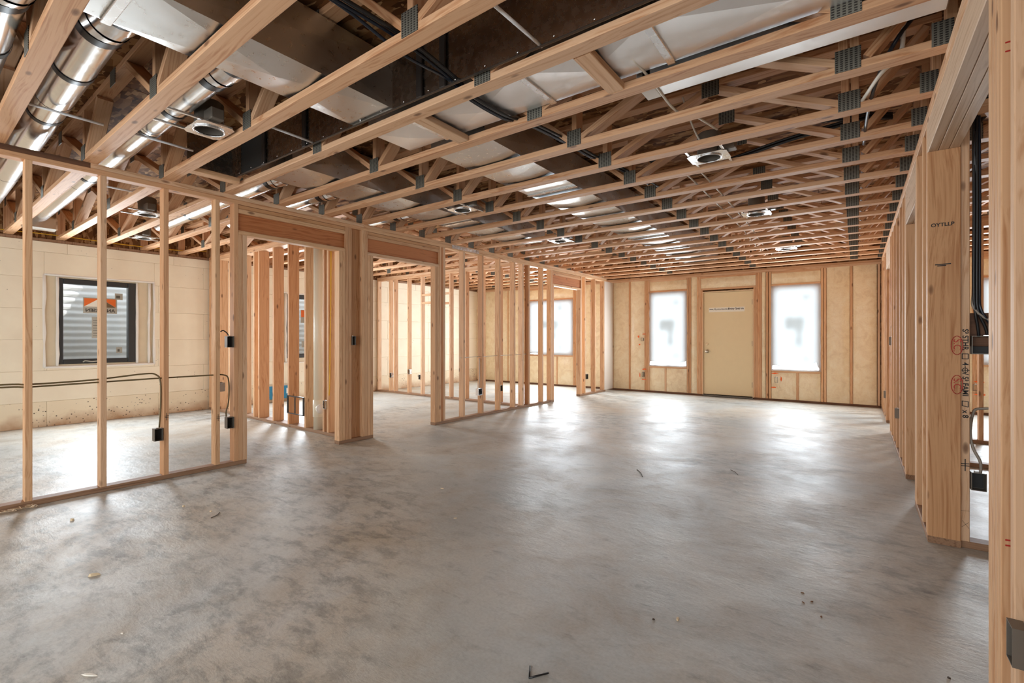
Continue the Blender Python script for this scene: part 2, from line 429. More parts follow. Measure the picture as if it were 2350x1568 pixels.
ceil = empty('ceiling', 'brown strand board subfloor above the open floor trusses', 'ceiling', T(-2, 4, 2.873), kind='structure')
H, ZT = 2.467, 2.873
row = 0; y = -2.4
while y < 10.1:
    x = -8.9 + (1.22 if row % 2 else 0) - 2.44
    while x < 5.3:
        x0, x1 = max(x, -8.9) + .0015, min(x + 2.44, 5.3) - .0015
        if x1 - x0 > .05: box(ceil, 'subfloor_panel', x0, x1, y + .0015, min(y + 1.22, 10.15) - .0015, ZT, ZT + .018, M_OSB, .002)
        x += 2.44
    y += 1.22; row += 1
box(ceil, 'upper_deck', -9.0, 5.4, -2.45, 10.2, ZT + .02, ZT + .06, M_OSB, 0)  # slab added above the panels to stop sky light leaking through their gaps

# ------------------------------------------------------------------ floor trusses
ORD = ['first', 'second', 'third', 'fourth', 'fifth', 'sixth', 'seventh', 'eighth', 'ninth', 'tenth', 'eleventh', 'twelfth', 'thirteenth',
       'fourteenth', 'fifteenth', 'sixteenth', 'seventeenth', 'eighteenth', 'nineteenth', 'twentieth', 'twenty-first', 'twenty-second']
JX = [-.03 - 1.522 * j for j in range(6)]
def truss(k, xs, joints, label, group, base_x, rz=0.0, px=-1.5):
    yc = .99 + .4877 * k - .0445
    root = empty('floor_truss', label, 'truss', T(px, yc, H, rz=rz), group)
    R = MW[root.name]
    def P(x, z): return R @ Vector((x - px, 0, z - H))
    yd = R.to_3x3() @ Vector((0, 1, 0))
    x0, x1 = xs
    for nm, z in (('bottom_chord', H + .019), ('top_chord', ZT - .019)):
        # two lengths butted at a plate, as trusses are made
        board(root, nm, P(x0, z), P(x1, z), yd, .0889, .038, W_TRUSS)
    zb, zt = H + .038, ZT - .038
    def web(xa, za, xb, zb_): board(root, 'web', P(xa, za), P(xb, zb_), yd, .0889, .038, W_TRUSS)
    def plate(x, z, w=.105, h=.108):
        obj('gusset_plate', box_mesh(w, .003, h, M_GUSSET, .0005), root, R @ Matrix.Translation((x - px, -.0461, z - H)))
    for j, x in enumerate(joints):
        if j == 0:
            web(x - .024, zb, x - .024, zt); web(x + .022, zb, x + .022, zt)
        else: web(x, zb, x, zt)
        plate(x + (0 if j else -.005), H + .055)
        if x1 - x > .9:                                     # diagonal to the right
            top = x + .72
            if j in (2,): top = x + .40
            if j in (3,): top = x + .38
            web(x + .045, zb + .012, top, zt - .012); 
        elif j == 0: web(x + .07, zb + .01, x1 - .06, zt - .012)
        if x - x0 > .9:
            top = x - .72
            if j == 1: top = x - .40
            if j == 2: top = x - .50
            web(x - .045, zb + .012, top, zt - .012)
            plate(x - .76, ZT - .05, .11, .1)
    web(x1 - .019, zb, x1 - .019, zt); plate(x1 - .05, H + .055, .075, .108)
    web(x0 + .019, zb, x0 + .019, zt)
    return root
ROT = {-2: -.024, -1: -.024, 0: -.0213, 1: -.0205, 2: -.013, 3: -.012, 4: -.011, 5: -.006, 6: -.005}
NEARNAME = {-1: 'closest floor truss overhead, crossing the top left corner above a round duct pipe',
            0: 'floor truss overhead between the two long round duct pipes',
            1: 'floor truss overhead just past the recessed light with the junction box'}
for k in range(-3, 19):
    n = 18 - k
    lab = NEARNAME.get(k, 'open-web wooden floor truss over the main room, %s counting from the far wall' % ORD[n])
    truss(k, (-8.60, .36), JX, lab, 'floor trusses over the main room', 0, ROT.get(k, -.02 if k < 0 else -.003))
for k in range(2, 19):
    lab = 'floor truss over the room beyond the beam, %s counting from the far wall' % ORD[18 - k]
    truss(k, (.40, 4.95), [.62, 2.2, 3.7], lab, 'floor trusses over the room beyond the beam', 0, 0, 2.2)

# ------------------------------------------------------------------ stud walls
def stud(parent, p, wdir, z0, z1, w=.0889, t=.038, mat=None, name='stud'):
    return board(parent, name, (p[0], p[1], z0), (p[0], p[1], z1), wdir, w, t, mat or W_STUD)
def plates(parent, f, b0, b1, breaks_top, bottom, w=.0889, dark=None):
    """f(b) -> centre of the wall at b; double top plate and bottom plates"""
    wd = f(1) - f(0); wd = Vector((-wd.y, wd.x, 0))
    for z, cuts in ((2.410, breaks_top[0]), (2.448, breaks_top[1])):
        cs = [b0] + cuts + [b1]
        for i in range(len(cs) - 1):
            m = W_STUD
            if dark and z > 2.43 and i == 0: m = W_DARK
            p, q = f(cs[i] + .001), f(cs[i + 1] - .001)
            board(parent, 'top_plate', (p.x, p.y, z), (q.x, q.y, z), wd, w, .038, m)
    for c0, c1 in bottom:
        p, q = f(c0), f(c1); board(parent, 'bottom_plate', (p.x, p.y, .019), (q.x, q.y, .019), wd, w, .038, W_TREAT)
def header(parent, f, b0, b1, zsill, wd, w, mat=None, deep=True):
    p, q = f(b0), f(b1)
    board(parent, 'header_sill', (p.x, p.y, zsill + .019), (q.x, q.y, zsill + .019), wd, w, .038, W_STUD)
    board(parent, 'header', (p.x, p.y, (zsill + .038 + 2.312) / 2), (q.x, q.y, (zsill + .038 + 2.312) / 2), (0, 0, 1), 2.312 - zsill - .038, .040, mat or W_HEAD)
    board(parent, 'header_top', (p.x, p.y, 2.331), (q.x, q.y, 2.331), wd, w, .038, W_STUD)
    board(parent, 'header_shim', (p.x, p.y, 2.370), (q.x, q.y, 2.370), wd, w * .9, .036, W_POST)

# left partition
wl = empty('wall_left', 'open stud partition with three doorways along the left side', 'wall', SKM(-.045, 4, 0), kind='structure')
fl = lambda b: SK(-.0445, b, 0)
plates(wl, fl, -1.0, 9.60, ([3.35, 7.9], [1.01, 3.39, 5.1, 7.2]), [(-1.0, 2.116), (3.075, 3.518), (4.5, 7.456), (8.431, 9.55)], dark=True)
ZJ = 2.115
for b in (-.51, -.11, .29, .686, 1.086, 1.485, 1.871, 2.025, 3.173, 3.212, 3.386, 3.424, 4.595, 4.672, 5.065, 5.47, 5.877, 6.263, 6.491, 6.67, 7.085, 7.361, 7.399, 8.488, 8.635, 9.07, 9.478):
    stud(wl, fl(b), UA, .038, 2.391)
for b in (2.063, 2.101, 3.094, 3.133, 3.463, 3.501, 4.519, 4.557, 7.437, 8.450):
    stud(wl, fl(b), UA, .038, ZJ, name='jack_stud')
for b0, b1 in ((2.045, 3.152), (3.444, 4.575), (7.419, 8.468)): header(wl, fl, b0, b1, ZJ, UA, .0889)
board(wl, 'stud', SK(-.066, 3.299, .038), SK(-.066, 3.299, 2.391), UB, .134, .038, W_POST)
skbox(wl, 'plastic_sheeting', -.035, -.002, 9.51, 9.93, .03, 2.40, M_POLY, .012)
for z in (2.413,):                                                     # strap tie nailed over the plate joint
    tie = skbox(None, 'strap_tie', .0005, .003, 4.82, 5.38, 2.405, 2.452, M_BRIGHT, .0005)
    tag(tie, 'galvanized strap tie nailed over the top plate joint of the left partition', 'strap')

# cross walls in the left half
def cross_wall(name, label, bfront, a_studs, a0, a1, th=.0889):
    w = empty(name, label, 'wall', SKM((a0 + a1) / 2, bfront + th / 2, 0), kind='structure')
    f = lambda a: SK(a, bfront + th / 2, 0)
    plates(w, f, a0, a1, ([a0 + 1.9], [a0 + 2.6]), [(a0, a1)], w=th)
    for a in a_studs: stud(w, f(a), UB, .038, 2.391, th)
    return w
wcn = cross_wall('wall_cross_near', 'stud partition with a drain pipe seen through the first doorway', 3.262, [-3.95, -3.61, -3.21, -2.81, -2.41, -2.26, -1.845, -1.445, -1.035, -.62, -.53, -.11], -3.97, -.091, .1397)
wcf = cross_wall('wall_cross_far', 'stud partition closing the room behind the second doorway', 6.552, [-3.95, -3.55, -3.39, -2.96, -2.56, -2.16, -1.76, -1.36, -.96, -.56, -.11], -3.97, -.091)
for a, z in ((-2.56, 2.02), (-2.56, 1.86), (-2.16, 2.02), (-2.16, 1.83)):
    p, q = SK(a + .02, 6.6, z), SK(a + .38, 6.6, z); board(wcf, 'blocking', p, q, UB, .0889, .038, W_STUD)

# right wall, two by six
wr = empty('wall_right', 'open two-by-six stud wall along the right side of the main room', 'wall', T(.397, 6, 0), kind='structure')
fr = lambda b: Vector((.397, b, 0)); UX = Vector((1, 0, 0)); UY = Vector((0, 1, 0))
plates(wr, fr, .6, 9.93, ([4.4, 8.0], [2.9, 6.2]), [(.6, 2.042), (3.585, 4.32), (5.08, 7.42), (8.27, 9.93)], w=.1397)
for b in (1.35, 1.764, 1.903, 1.942, 3.642, 3.849, 4.225, 4.263, 5.138, 5.19, 5.43, 5.79, 6.28, 6.67, 7.06, 7.36, 8.33, 8.80, 9.2, 9.6, 9.88):
    stud(wr, fr(b), UX, .038, 2.391, .1397)
for b, z in ((1.981, 2.224), (2.021, 2.224), (4.301, 2.10), (5.10, 2.10), (7.40, 2.10), (8.29, 2.10)):
    stud(wr, fr(b), UX, .038, z, .1397, name='jack_stud')
post = stud(wr, fr(3.604), UX, .038, 2.224, .1397, name='jack_stud', mat=W_POST)
for b0, b1 in ((4.283, 5.119), (7.381, 8.309)):
    for xx in (.350, .395, .440): board(wr, 'header', (xx, b0, 2.245), (xx, b1, 2.245), (0, 0, 1), .288, .044, W_BEAM)
for i, xx in enumerate((.3495, .3955, .4415)): board(wr, 'beam_ply', (xx, 1.963, 2.3075), (xx, 3.622, 2.3075), (0, 0, 1), .165, .0445, W_BEAM)

# partition beyond the beam, crossing to the right
ws = empty('wall_side', 'stud partition running away to the right behind the beam opening', 'wall', T(1.5, 3.648, 0), kind='structure')
fs = lambda a: Vector((a, 3.648, 0))
plates(ws, fs, .468, 4.9, ([2.3], [3.1]), [(.468, 4.9)])
for a in (.486, .892, 1.3, 1.7, 2.1, 2.5, 2.9, 3.3): stud(ws, fs(a), UY, .038, 2.391)
board(ws, 'blocking', (.506, 3.655, 1.21), (.872, 3.655, 1.21), (0, 0, 1), .184, .038, W_DARK)
wi = empty('wall_side_inner', 'stud partition further back in the room beyond the beam', 'wall', T(2, 7.28, 0), kind='structure')
fi = lambda a: Vector((a, 7.28, 0))
plates(wi, fi, .468, 4.9, ([2.3], [3.1]), [(.468, 4.9)])
for a in (.49, 1.105, 1.62, 2.03, 2.43, 2.83): stud(wi, fi(a), UY, .038, 2.391)
wm = empty('wall_side_middle', 'low bottom plate of a partition between the two walls beyond the beam', 'wall', T(2, 5.94, 0), kind='structure')
board(wm, 'bottom_plate', (.468, 5.94, .019), (4.9, 5.94, .019), UY, .0889, .038, W_TREAT)
for a in (1.75, 2.15, 2.55, 2.95): stud(wm, (a, 5.94), UY, .038, 2.45)

# ------------------------------------------------------------------ far exterior wall, insulated
YF = 9.94
wf = empty('wall_far', 'insulated exterior stud wall at the far end with yellow batts', 'wall', T(-2, YF, 0), kind='structure')
def batt_mesh(w, h):
    key = ('batt', round(w, 2), round(h, 2), random.randint(0, 2))
    if key in CACHE: return CACHE[key]
    nx, nz = max(3, min(8, int(w / .05))), max(3, min(16, int(h / .12))); v = []; f = []
    for i in range(nx + 1):
        for j in range(nz + 1):
            u, t = i / nx, j / nz; e = min(1, min(u, 1 - u) * 5) * min(1, min(t, 1 - t) * 7)
            v.append((-w / 2 + w * u, -.002 - .022 * math.sqrt(e) - random.uniform(0, .004) * e, -h / 2 + h * t))
    for i in range(nx):
        for j in range(nz): f.append((i * (nz + 1) + j, (i + 1) * (nz + 1) + j, (i + 1) * (nz + 1) + j + 1, i * (nz + 1) + j + 1))
    n = len(v); v += [(-w / 2, .1, -h / 2), (w / 2, .1, -h / 2), (w / 2, .1, h / 2), (-w / 2, .1, h / 2)]
    f.append((n, n + 1, n + 2, n + 3)[::-1])
    me = mk(key, v, f, M_BATT, True); return me
def fstud(x0, x1, z0=.038, z1=2.391, name='stud'):
    n = max(1, round((x1 - x0) / .04)); t = (x1 - x0) / n
    for i in range(n):
        x = x0 + t * (i + .5); board(wf, name, (x, YF + .07, z0), (x, YF + .07, z1), UY, .1397, min(.038, t) , W_STUD)
def fbatt(x0, x1, z0, z1): obj('insulation_batt', batt_mesh(x1 - x0, z1 - z0), wf, T((x0 + x1) / 2, YF + .012, (z0 + z1) / 2))
def frail(x0, x1, z, name='blocking'): board(wf, name, (x0, YF + .07, z), (x1, YF + .07, z), UY, .1397, .038, W_STUD)
def window_bay(x0, x1, z0, z1, mid):
    frail(x0, x1, z0 - .019, 'rough_sill'); frail(x0, x1, z1 + .019, 'header_sill'); frail(x0, x1, 2.372)
    fbatt(x0, x1, z1 + .038, 2.353)
    xs = [x0] + mid + [x1]
    for i in range(len(xs) - 1):
        fbatt(xs[i] + (.019 if i else 0), xs[i + 1] - (.019 if i < len(xs) - 2 else 0), .038, z0 - .038)
    for m in mid: board(wf, 'cripple_stud', (m, YF + .07, .038), (m, YF + .07, z0 - .038), UY, .1397, .038, W_STUD)
frail(-8.6, .327, 2.410, 'top_plate'); frail(-8.6, .327, 2.448, 'top_plate')
frail(.468, 4.95, 2.410, 'top_plate'); frail(.468, 4.95, 2.448, 'top_plate')
for x0, x1 in ((-8.6, -2.49), (-1.58, .327), (.468, 4.95)): board(wf, 'bottom_plate', (x0, YF + .07, .019), (x1, YF + .07, .019), UY, .1397, .038, W_DARK)
fstud(-4.455, -4.415); fbatt(-4.415, -4.052, .038, 2.391); fstud(-4.052, -4.014); fbatt(-4.014, -3.70, .038, 2.391)
fstud(-3.70, -3.583); window_bay(-3.583, -2.812, .565, 2.125, [-3.247]); fstud(-2.812, -2.724); fbatt(-2.724, -2.613, .038, 2.391); fstud(-2.613, -2.535)
fstud(-2.535, -2.497, .038, 2.115); frail(-2.535, -1.545, 2.134); frail(-2.535, -1.545, 2.372); fbatt(-2.535, -1.545, 2.153, 2.353)
fstud(-1.583, -1.545, .038, 2.115); fstud(-1.545, -1.441); fbatt(-1.441, -1.376, .038, 2.391); fstud(-1.376, -1.28)
window_bay(-1.28, -.516, .565, 2.12, [-.865]); fstud(-.516, -.426); fbatt(-.426, -.098, .038, 2.391); fstud(-.098, -.052); fbatt(-.052, .27, .038, 2.391); fstud(.27, .327)
# the same wall seen in the rooms either side
fstud(-8.6, -8.56); fbatt(-8.56, -8.18, .038, 2.391); fstud(-8.18, -8.14); fbatt(-8.14, -7.78, .038, 2.391); fstud(-7.78, -7.74); fbatt(-7.74, -7.38, .038, 2.391); fstud(-7.38, -7.34)
fbatt(-7.34, -6.78, .038, 2.391); fstud(-6.78, -6.70); window_bay(-6.70, -5.44, .75, 2.08, [-6.3, -5.88]); fstud(-5.44, -5.36); fbatt(-5.36, -4.98, .038, 2.391); fstud(-4.98, -4.94); fbatt(-4.94, -4.56, .038, 2.391); fstud(-4.56, -4.455)
fstud(.468, .506); fbatt(.506, .93, .038, 2.391); fstud(.93, .97); fbatt(.97, 1.42, .038, 2.391); fstud(1.42, 1.50); window_bay(1.50, 2.40, .764, 2.065, [1.93]); fstud(2.40, 2.48)
for i in range(6): fbatt(2.48 + .41 * i, 2.85 + .41 * i, .038, 2.391); fstud(2.85 + .41 * i, 2.89 + .41 * i)
for x0, x1, z0, z1 in ((-8.7, -6.70, 0, 2.9), (-6.70, -5.44, 0, .75), (-6.70, -5.44, 2.08, 2.9), (-5.44, -3.583, 0, 2.9), (-3.583, -2.812, 0, .565), (-3.583, -2.812, 2.125, 2.9), (-2.812, -1.28, 0, 2.9),
                       (-1.28, -.516, 0, .565), (-1.28, -.516, 2.12, 2.9), (-.516, 1.50, 0, 2.9), (1.50, 2.40, 0, .764), (1.50, 2.40, 2.065, 2.9), (2.40, 5.4, 0, 2.9)):
    box(wf, 'sheathing', x0, x1, YF + .145, YF + .16, z0, z1, M_OSB, 0)
for x0, x1 in ((-8.6, .38), (.4, 4.95)): box(wf, 'rim_board', x0, x1, YF + .10, YF + .13, H, ZT, M_OSB, .002)
def spray(cx, cz, rx, rz_, seed):
    rnd = random.Random(seed); n = 12; v = [(0, 0, 0)] + [(rx * math.cos(2 * PI * i / n) * rnd.uniform(.6, 1.1), 0, rz_ * math.sin(2 * PI * i / n) * rnd.uniform(.5, 1.2)) for i in range(n)]
    v += [(x, -.001, z) for x, y, z in v]; m = n + 1
    f = [(m, m + 1 + (i + 1) % n, m + 1 + i) for i in range(n)] + [(1 + i, 1 + (i + 1) % n, m + 1 + (i + 1) % n, m + 1 + i) for i in range(n)]
    obj('paint_mark', mk(('spray', seed), v, f, M_PAINT), wf, T(cx, YF - .026, cz))
for i, (x, z, a, b) in enumerate(((-3.70, 1.245, .05, .014), (-3.82, 1.19, .022, .03), (-3.80, 1.02, .022, .02), (-3.69, .49, .06, .016), (-3.70, .27, .06, .014), (-3.79, .37, .012, .06),
                                  (-1.22, .51, .06, .014), (-1.24, .25, .05, .016), (-1.12, .41, .014, .06), (1.50, .50, .07, .016), (1.50, .31, .07, .016))): spray(x, z, a, b, 40 + i)

def poly_window(idx, label, x0, x1, z0, z1, scale=1.0):
    w = empty('window_%d' % idx, label, 'window', T((x0 + x1) / 2, YF + .1, z0), kind='structure')
    yo = YF + .10; fwid = .055
    for nm, a0, a1, c0, c1 in (('window_frame', x0, x0 + fwid, z0, z1), ('window_frame', x1 - fwid, x1, z0, z1), ('window_frame', x0 + fwid, x1 - fwid, z0, z0 + fwid), ('window_frame', x0 + fwid, x1 - fwid, z1 - fwid, z1)):
        box(w, nm, a0 + .002, a1 - .002, yo - .03, yo + .04, c0 + .002, c1 - .002, M_WHITEFR, .005)
    box(w, 'pane', x0 + fwid, x1 - fwid, yo + .0, yo + .006, z0 + fwid, z1 - fwid, M_GLASS, 0)
    cx = (x0 + x1) / 2; W, HH = x1 - x0, z1 - z0
    for nm, ax, az, sx, sz in (('brand_label', cx - .02 * W, z0 + .555 * HH, .42 * W, .155 * HH), ('energy_label', cx + .07 * W, z0 + .38 * HH, .12 * W, .2 * HH), ('small_label', cx + .22 * W, z0 + .855 * HH, .11 * W, .065 * HH), ('small_label', cx + .22 * W, z0 + .14 * HH, .1 * W, .05 * HH)):
        box(w, nm, ax - sx / 2, ax + sx / 2, yo - .004, yo - .001, az - sz / 2, az + sz / 2, M_BACKLIT, 0)
    # plastic taped over the opening, its edge a little wavy
    nx, nz = 6, 14; v = []; f = []; rnd = random.Random(idx)
    for i in range(nx + 1):
        for j in range(nz + 1):
            u, t = i / nx, j / nz; e = (0 if 0 < i < nx else 1)
            v.append((x0 - .006 + (W + .012) * u + (rnd.uniform(-.006, .006) if e else 0), YF - .004 - .006 * rnd.random(), z0 - .006 + (HH + .012) * t))
    for i in range(nx):
        for j in range(nz): f.append((i * (nz + 1) + j, (i + 1) * (nz + 1) + j, (i + 1) * (nz + 1) + j + 1, i * (nz + 1) + j + 1))
    obj('plastic_sheet', mk(('sheet', idx), v, f, M_SHEET, True), w, I4)
poly_window(1, 'tall window under milky plastic to the left of the tan door', -3.583, -2.812, .565, 2.125)
poly_window(2, 'tall window under milky plastic to the right of the tan door', -1.28, -.516, .565, 2.12)
poly_window(3, 'wide window under milky plastic seen through the last doorway of the left partition', -6.70, -5.44, .75, 2.08)
poly_window(4, 'window under milky plastic glimpsed in the room beyond the beam', 1.50, 2.40, .764, 2.065)

# steel door
dr = empty('door_1', 'plain tan steel entry door in the far wall with a white sticker', 'door', T(-2.04, YF, .03), kind='structure')
box(dr, 'door_slab', -2.478, -1.600, YF + .012, YF + .056, .045, 2.06, M_DOOR, .003)
for x0, x1, z0, z1 in ((-2.500, -2.481, .03, 2.085), (-1.597, -1.575, .03, 2.085), (-2.481, -1.597, 2.063, 2.085)):
    box(dr, 'door_frame', x0, x1, YF - .012, YF + .12, z0, z1, M_DOORFR, .003)
box(dr, 'threshold', -2.497, -1.578, YF - .03, YF + .12, .004, .036, M_HINGE, .004)
for z in (1.845, 1.054, .27): box(dr, 'hinge', -1.604, -1.585, YF - .004, YF + .012, z - .05, z + .05, M_HINGE, .003)
kn = obj('door_knob', tube_mesh([(0, 0, 0), (0, -.012, 0), (0, -.014, 0), (0, -.04, 0), (0, -.05, 0), (0, -.066, 0), (0, -.072, 0)], [.032, .032, .012, .012, .027, .027, .012], M_BRASS, 16, key='knob'), dr, T(-2.415, YF + .012, .895))
obj('deadbolt', tube_mesh([(0, 0, 0), (0, -.012, 0), (0, -.014, 0)], [.026, .026, .018], M_DOORFR, 14, key='deadbolt'), dr, T(-2.418, YF + .012, 1.04))
st = box(dr, 'door_sticker', -2.385, -1.735, YF + .009, YF + .0118, 1.672, 1.762, M_LABEL, .0005)
text(st, 'sticker_lettering', 'Automated', basis((1, 0, 0), (0, 0, 1), (-2.155, YF + .0088, 1.728)), .062, M_INK, shear=.25)
text(st, 'sticker_lettering', 'Entry System', basis((1, 0, 0), (0, 0, 1), (-1.888, YF + .0088, 1.730)), .052, M_INK, bold=.0016)
for dz in (.008, -.006): box(st, 'sticker_print', -2.372, -2.300, YF + .0080, YF + .009, 1.722 + dz, 1.730 + dz, M_LABELD, 0)

# ------------------------------------------------------------------ insulated concrete form wall on the far left, foam blocks
wo = empty('wall_outer_left', 'cream foam block exterior wall on the far left with dark framed windows', 'wall', SKM(-3.99, 4, 0), kind='structure')
AI = -3.99
HOLES = [(1.335, 2.53, .775, 1.997), (4.43, 5.46, .70, 2.0)]
def minus(r, holes):
    out = [r]
    for h in holes:
        nxt = []
        for (b0, b1, z0, z1) in out:
            if h[1] <= b0 or h[0] >= b1 or h[3] <= z0 or h[2] >= z1: nxt.append((b0, b1, z0, z1)); continue
            if h[0] > b0: nxt.append((b0, h[0], z0, z1))
            if h[1] < b1: nxt.append((h[1], b1, z0, z1))
            c0, c1 = max(b0, h[0]), min(b1, h[1])
            if h[2] > z0: nxt.append((c0, c1, z0, h[2]))
            if h[3] < z1: nxt.append((c0, c1, h[3], z1))
        out = nxt
    return out
ROWS = [0, .33, .735, 1.14, 1.545, 1.95, 2.29, 2.425]
for r in range(7):
    b = -2.3 - (.61 if r % 2 else 0) + (.2 if r == 6 else 0)
    while b < 9.9:
        for (b0, b1, z0, z1) in minus((max(b, -2.3), min(b + 1.22, 9.93), ROWS[r], ROWS[r + 1]), HOLES):
            if b1 - b0 > .02 and z1 - z0 > .01:
                skbox(wo, 'foam_block', AI - .065, AI, b0 + .0006, b1 - .0006, z0 + .0006, z1 - .0006, M_FOAMLOW if r == 0 else M_FOAM, .0035)
        b += 1.22
for rc in minus((-2.3, 10.05, 0, 2.425), HOLES): skbox(wo, 'concrete_core', AI - .28, AI - .066, rc[0], rc[1], rc[2], rc[3], M_EARTH, 0)
skbox(wo, 'sill_plate', AI - .16, AI - .012, -2.3, 9.93, 2.427, 2.465, W_TREAT, .003)
skbox(wo, 'rim_board', AI - .10, AI - .07, -2.3, 10.0, 2.465, ZT, M_OSB, .002)
def icf_window(idx, label, o, fr_, gl):
    """o, fr_, gl = (b0,b1,z0,z1) of opening, black frame, glass"""
    w = empty('window_%d' % idx, label, 'window', SKM(AI, (fr_[0] + fr_[1]) / 2, fr_[2]), kind='structure')
    for (b0, b1, z0, z1) in minus(o, [fr_]): skbox(w, 'window_buck', AI - .11, AI - .022, b0, b1, z0, z1, M_BUCK, .004)
    for (b0, b1, z0, z1) in minus(fr_, [gl]): skbox(w, 'window_frame', AI - .10, AI - .004, b0, b1, z0, z1, M_FRAMEBLK, .008)
    skbox(w, 'pane', AI - .07, AI - .064, gl[0], gl[1], gl[2], gl[3], M_GLASS, 0)
    rnd = random.Random(idx)
    def bead(pts):
        p = []
        for i in range(len(pts) - 1):
            for k in range(8):
                t = k / 8; q = Vector(pts[i]).lerp(Vector(pts[i + 1]), t); p.append(q + Vector((rnd.uniform(-.003, .003), rnd.uniform(-.004, .004), rnd.uniform(-.004, .004))))
        p.append(Vector(pts[-1]))
        obj('foam_bead', tube_mesh(p, [rnd.uniform(.012, .021) for _ in p], M_WHITEFOAM, 6), w, SKM(AI - .006, 0, 0))
    b0, b1, z0, z1 = o
    bead([(0, b0, z0), (0, b0, z1)]); bead([(0, b0, z1), (0, b1, z1)]); bead([(0, b1, z1), (0, b1, z0)]); bead([(0, b1, z0), (0, b0, z0)])
    bead([(0, fr_[0] - .006, z0 + .02), (0, fr_[0] - .006, z1 - .02)]); bead([(0, fr_[1] + .012, z0 + .02), (0, fr_[1] + .012, z1 - .02)])
    bead([(0, fr_[1] + .155, z0 + .02), (0, fr_[1] + .165, z1 - .02)])
    return w
w5 = icf_window(5, 'dark framed window with an orange maker label in the cream foam wall', (1.335, 2.53, .775, 1.997), (1.468, 2.307, .812, 1.962), (1.521, 2.216, .874, 1.893))
w6 = icf_window(6, 'dark framed window in the foam wall glimpsed between the studs by the drain pipe', (4.43, 5.46, .70, 2.0), (4.55, 5.03, .79, 1.975), (4.60, 4.975, .86, 1.90))
def wlabel(w, b0, b1, z0, z1, mat, dx=0.0, name='window_label'): return skbox(w, name, AI - .0625 + dx, AI - .0615 + dx, b0, b1, z0, z1, mat, 0)
def tri(w, pts, mat, name, dx):
    v = [(0, b, z) for b, z in pts] + [(-.0005, b, z) for b, z in pts]; n = len(pts)
    f = [tuple(range(n)), tuple(range(2 * n - 1, n - 1, -1))] + [(i, (i + 1) % n, n + (i + 1) % n, n + i) for i in range(n)]
    return obj(name, mk(('tri', len(CACHE)), v, f, mat), w, SKM(AI - .0605 + dx, 0, 0))
lb = wlabel(w5, 1.730, 2.10, 1.508, 1.728, M_LABELG)
tri(lb, [(1.742, 1.715), (1.90, 1.715), (1.742, 1.60)], M_ORANGE, 'logo_shape', .001); tri(lb, [(1.925, 1.715), (2.085, 1.715), (2.085, 1.60)], M_ORANGE, 'logo_shape', .001)
tri(lb, [(1.742, 1.60), (1.90, 1.715), (1.905, 1.60)], M_LABEL, 'logo_shape', .001); tri(lb, [(1.92, 1.715), (2.085, 1.595), (1.92, 1.595)], M_BROWNP, 'logo_shape', .001)
tb = basis(-UB, (0, 0, 1), SK(AI - .0595, 1.915, 1.548)); text(lb, 'label_lettering', 'ANDERSEN', tb, .064, M_INK, bold=.0006)
lb2 = wlabel(w5, 1.822, 1.945, 1.16, 1.46, M_LABELG)
for i in range(7): skbox(lb2, 'label_print', AI - .0612, AI - .0606, 1.835, 1.93 - .02 * (i % 3), 1.19 + .036 * i, 1.196 + .036 * i, M_LABELD, 0)
for b0, b1, z0, z1 in ((2.075, 2.165, 1.712, 1.805), (2.09, 2.16, .945, 1.03)):
    q = wlabel(w5, b0, b1, z0, z1, M_LABELG); skbox(q, 'label_print', AI - .0612, AI - .0606, b0 + .015, b1 - .03, z0 + .02, z1 - .03, M_LABELD, 0)
hd = obj('crank_handle', tube_mesh(smooth_path([(0, 1.72, .835), (.02, 1.74, .85), (.02, 1.80, .838), (.015, 1.87, .842)]), .008, M_LABELG, 8), w5, SKM(AI, 0, 0))
lb3 = wlabel(w6, 4.86, 4.96, 1.45, 1.70, M_LABELG); skbox(lb3, 'logo_shape', AI - .0612, AI - .0605, 4.87, 4.95, 1.56, 1.69, M_ORANGE, 0)
wlabel(w6, 4.88, 4.97, .98, 1.10, M_LABELG)
def well(label, bc):
    n, v, f = 20, [], []; nz = 56
    for j in range(nz + 1):
        z = .35 + 1.9 * j / nz; q = .012 * math.sin(j * PI / 1.5)
        for i in range(n + 1):
            t = PI * i / n; v.append((-.02 - (1.05 + q) * math.sin(t), -(.92 + q) * math.cos(t), z))
    for j in range(nz):
        for i in range(n): a = j * (n + 1) + i; f.append((a, a + 1, a + n + 2, a + n + 1))
    r = empty('window_well', label, 'window well', SKM(AI - .285, bc, .35))
    obj('corrugated_shell', mk(('well', bc), v, f, M_WELL, True), r, SKM(AI - .285, bc, 0))
    gv = [(-.02 - 1.03 * math.sin(PI * i / n), -.90 * math.cos(PI * i / n), .5) for i in range(n + 1)]
    obj('gravel_bed', mk(('gravel', bc), gv + [(x, y, .4) for x, y, z in gv], [tuple(range(n + 1))] + [(i, (i + 1) % (n + 1), n + 1 + (i + 1) % (n + 1), n + 1 + i) for i in range(n + 1)], M_EARTH), r, SKM(AI - .285, bc, 0))
well('corrugated steel window well outside the window with the orange label', 1.90)
well('corrugated steel window well outside the window by the drain pipe', 4.95)
wbk = empty('wall_back', 'added cream foam wall behind the picture, shutting out the sky', 'wall', T(-2, -2.4, 0), kind='structure')  # unseen wall added to keep bright sky out of the metal's reflections
box(wbk, 'foam_panel', -9.0, 5.1, -2.5, -2.42, 0, ZT, M_FOAM, 0)
# outer right wall, out of the picture, closes the house
wx = empty('wall_outer_right', 'strand board outer wall of the room beyond the beam', 'wall', T(5.1, 4, 0), kind='structure')
box(wx, 'sheathing', 5.0, 5.02, -2.4, 10.1, 0, ZT, M_OSB, 0)

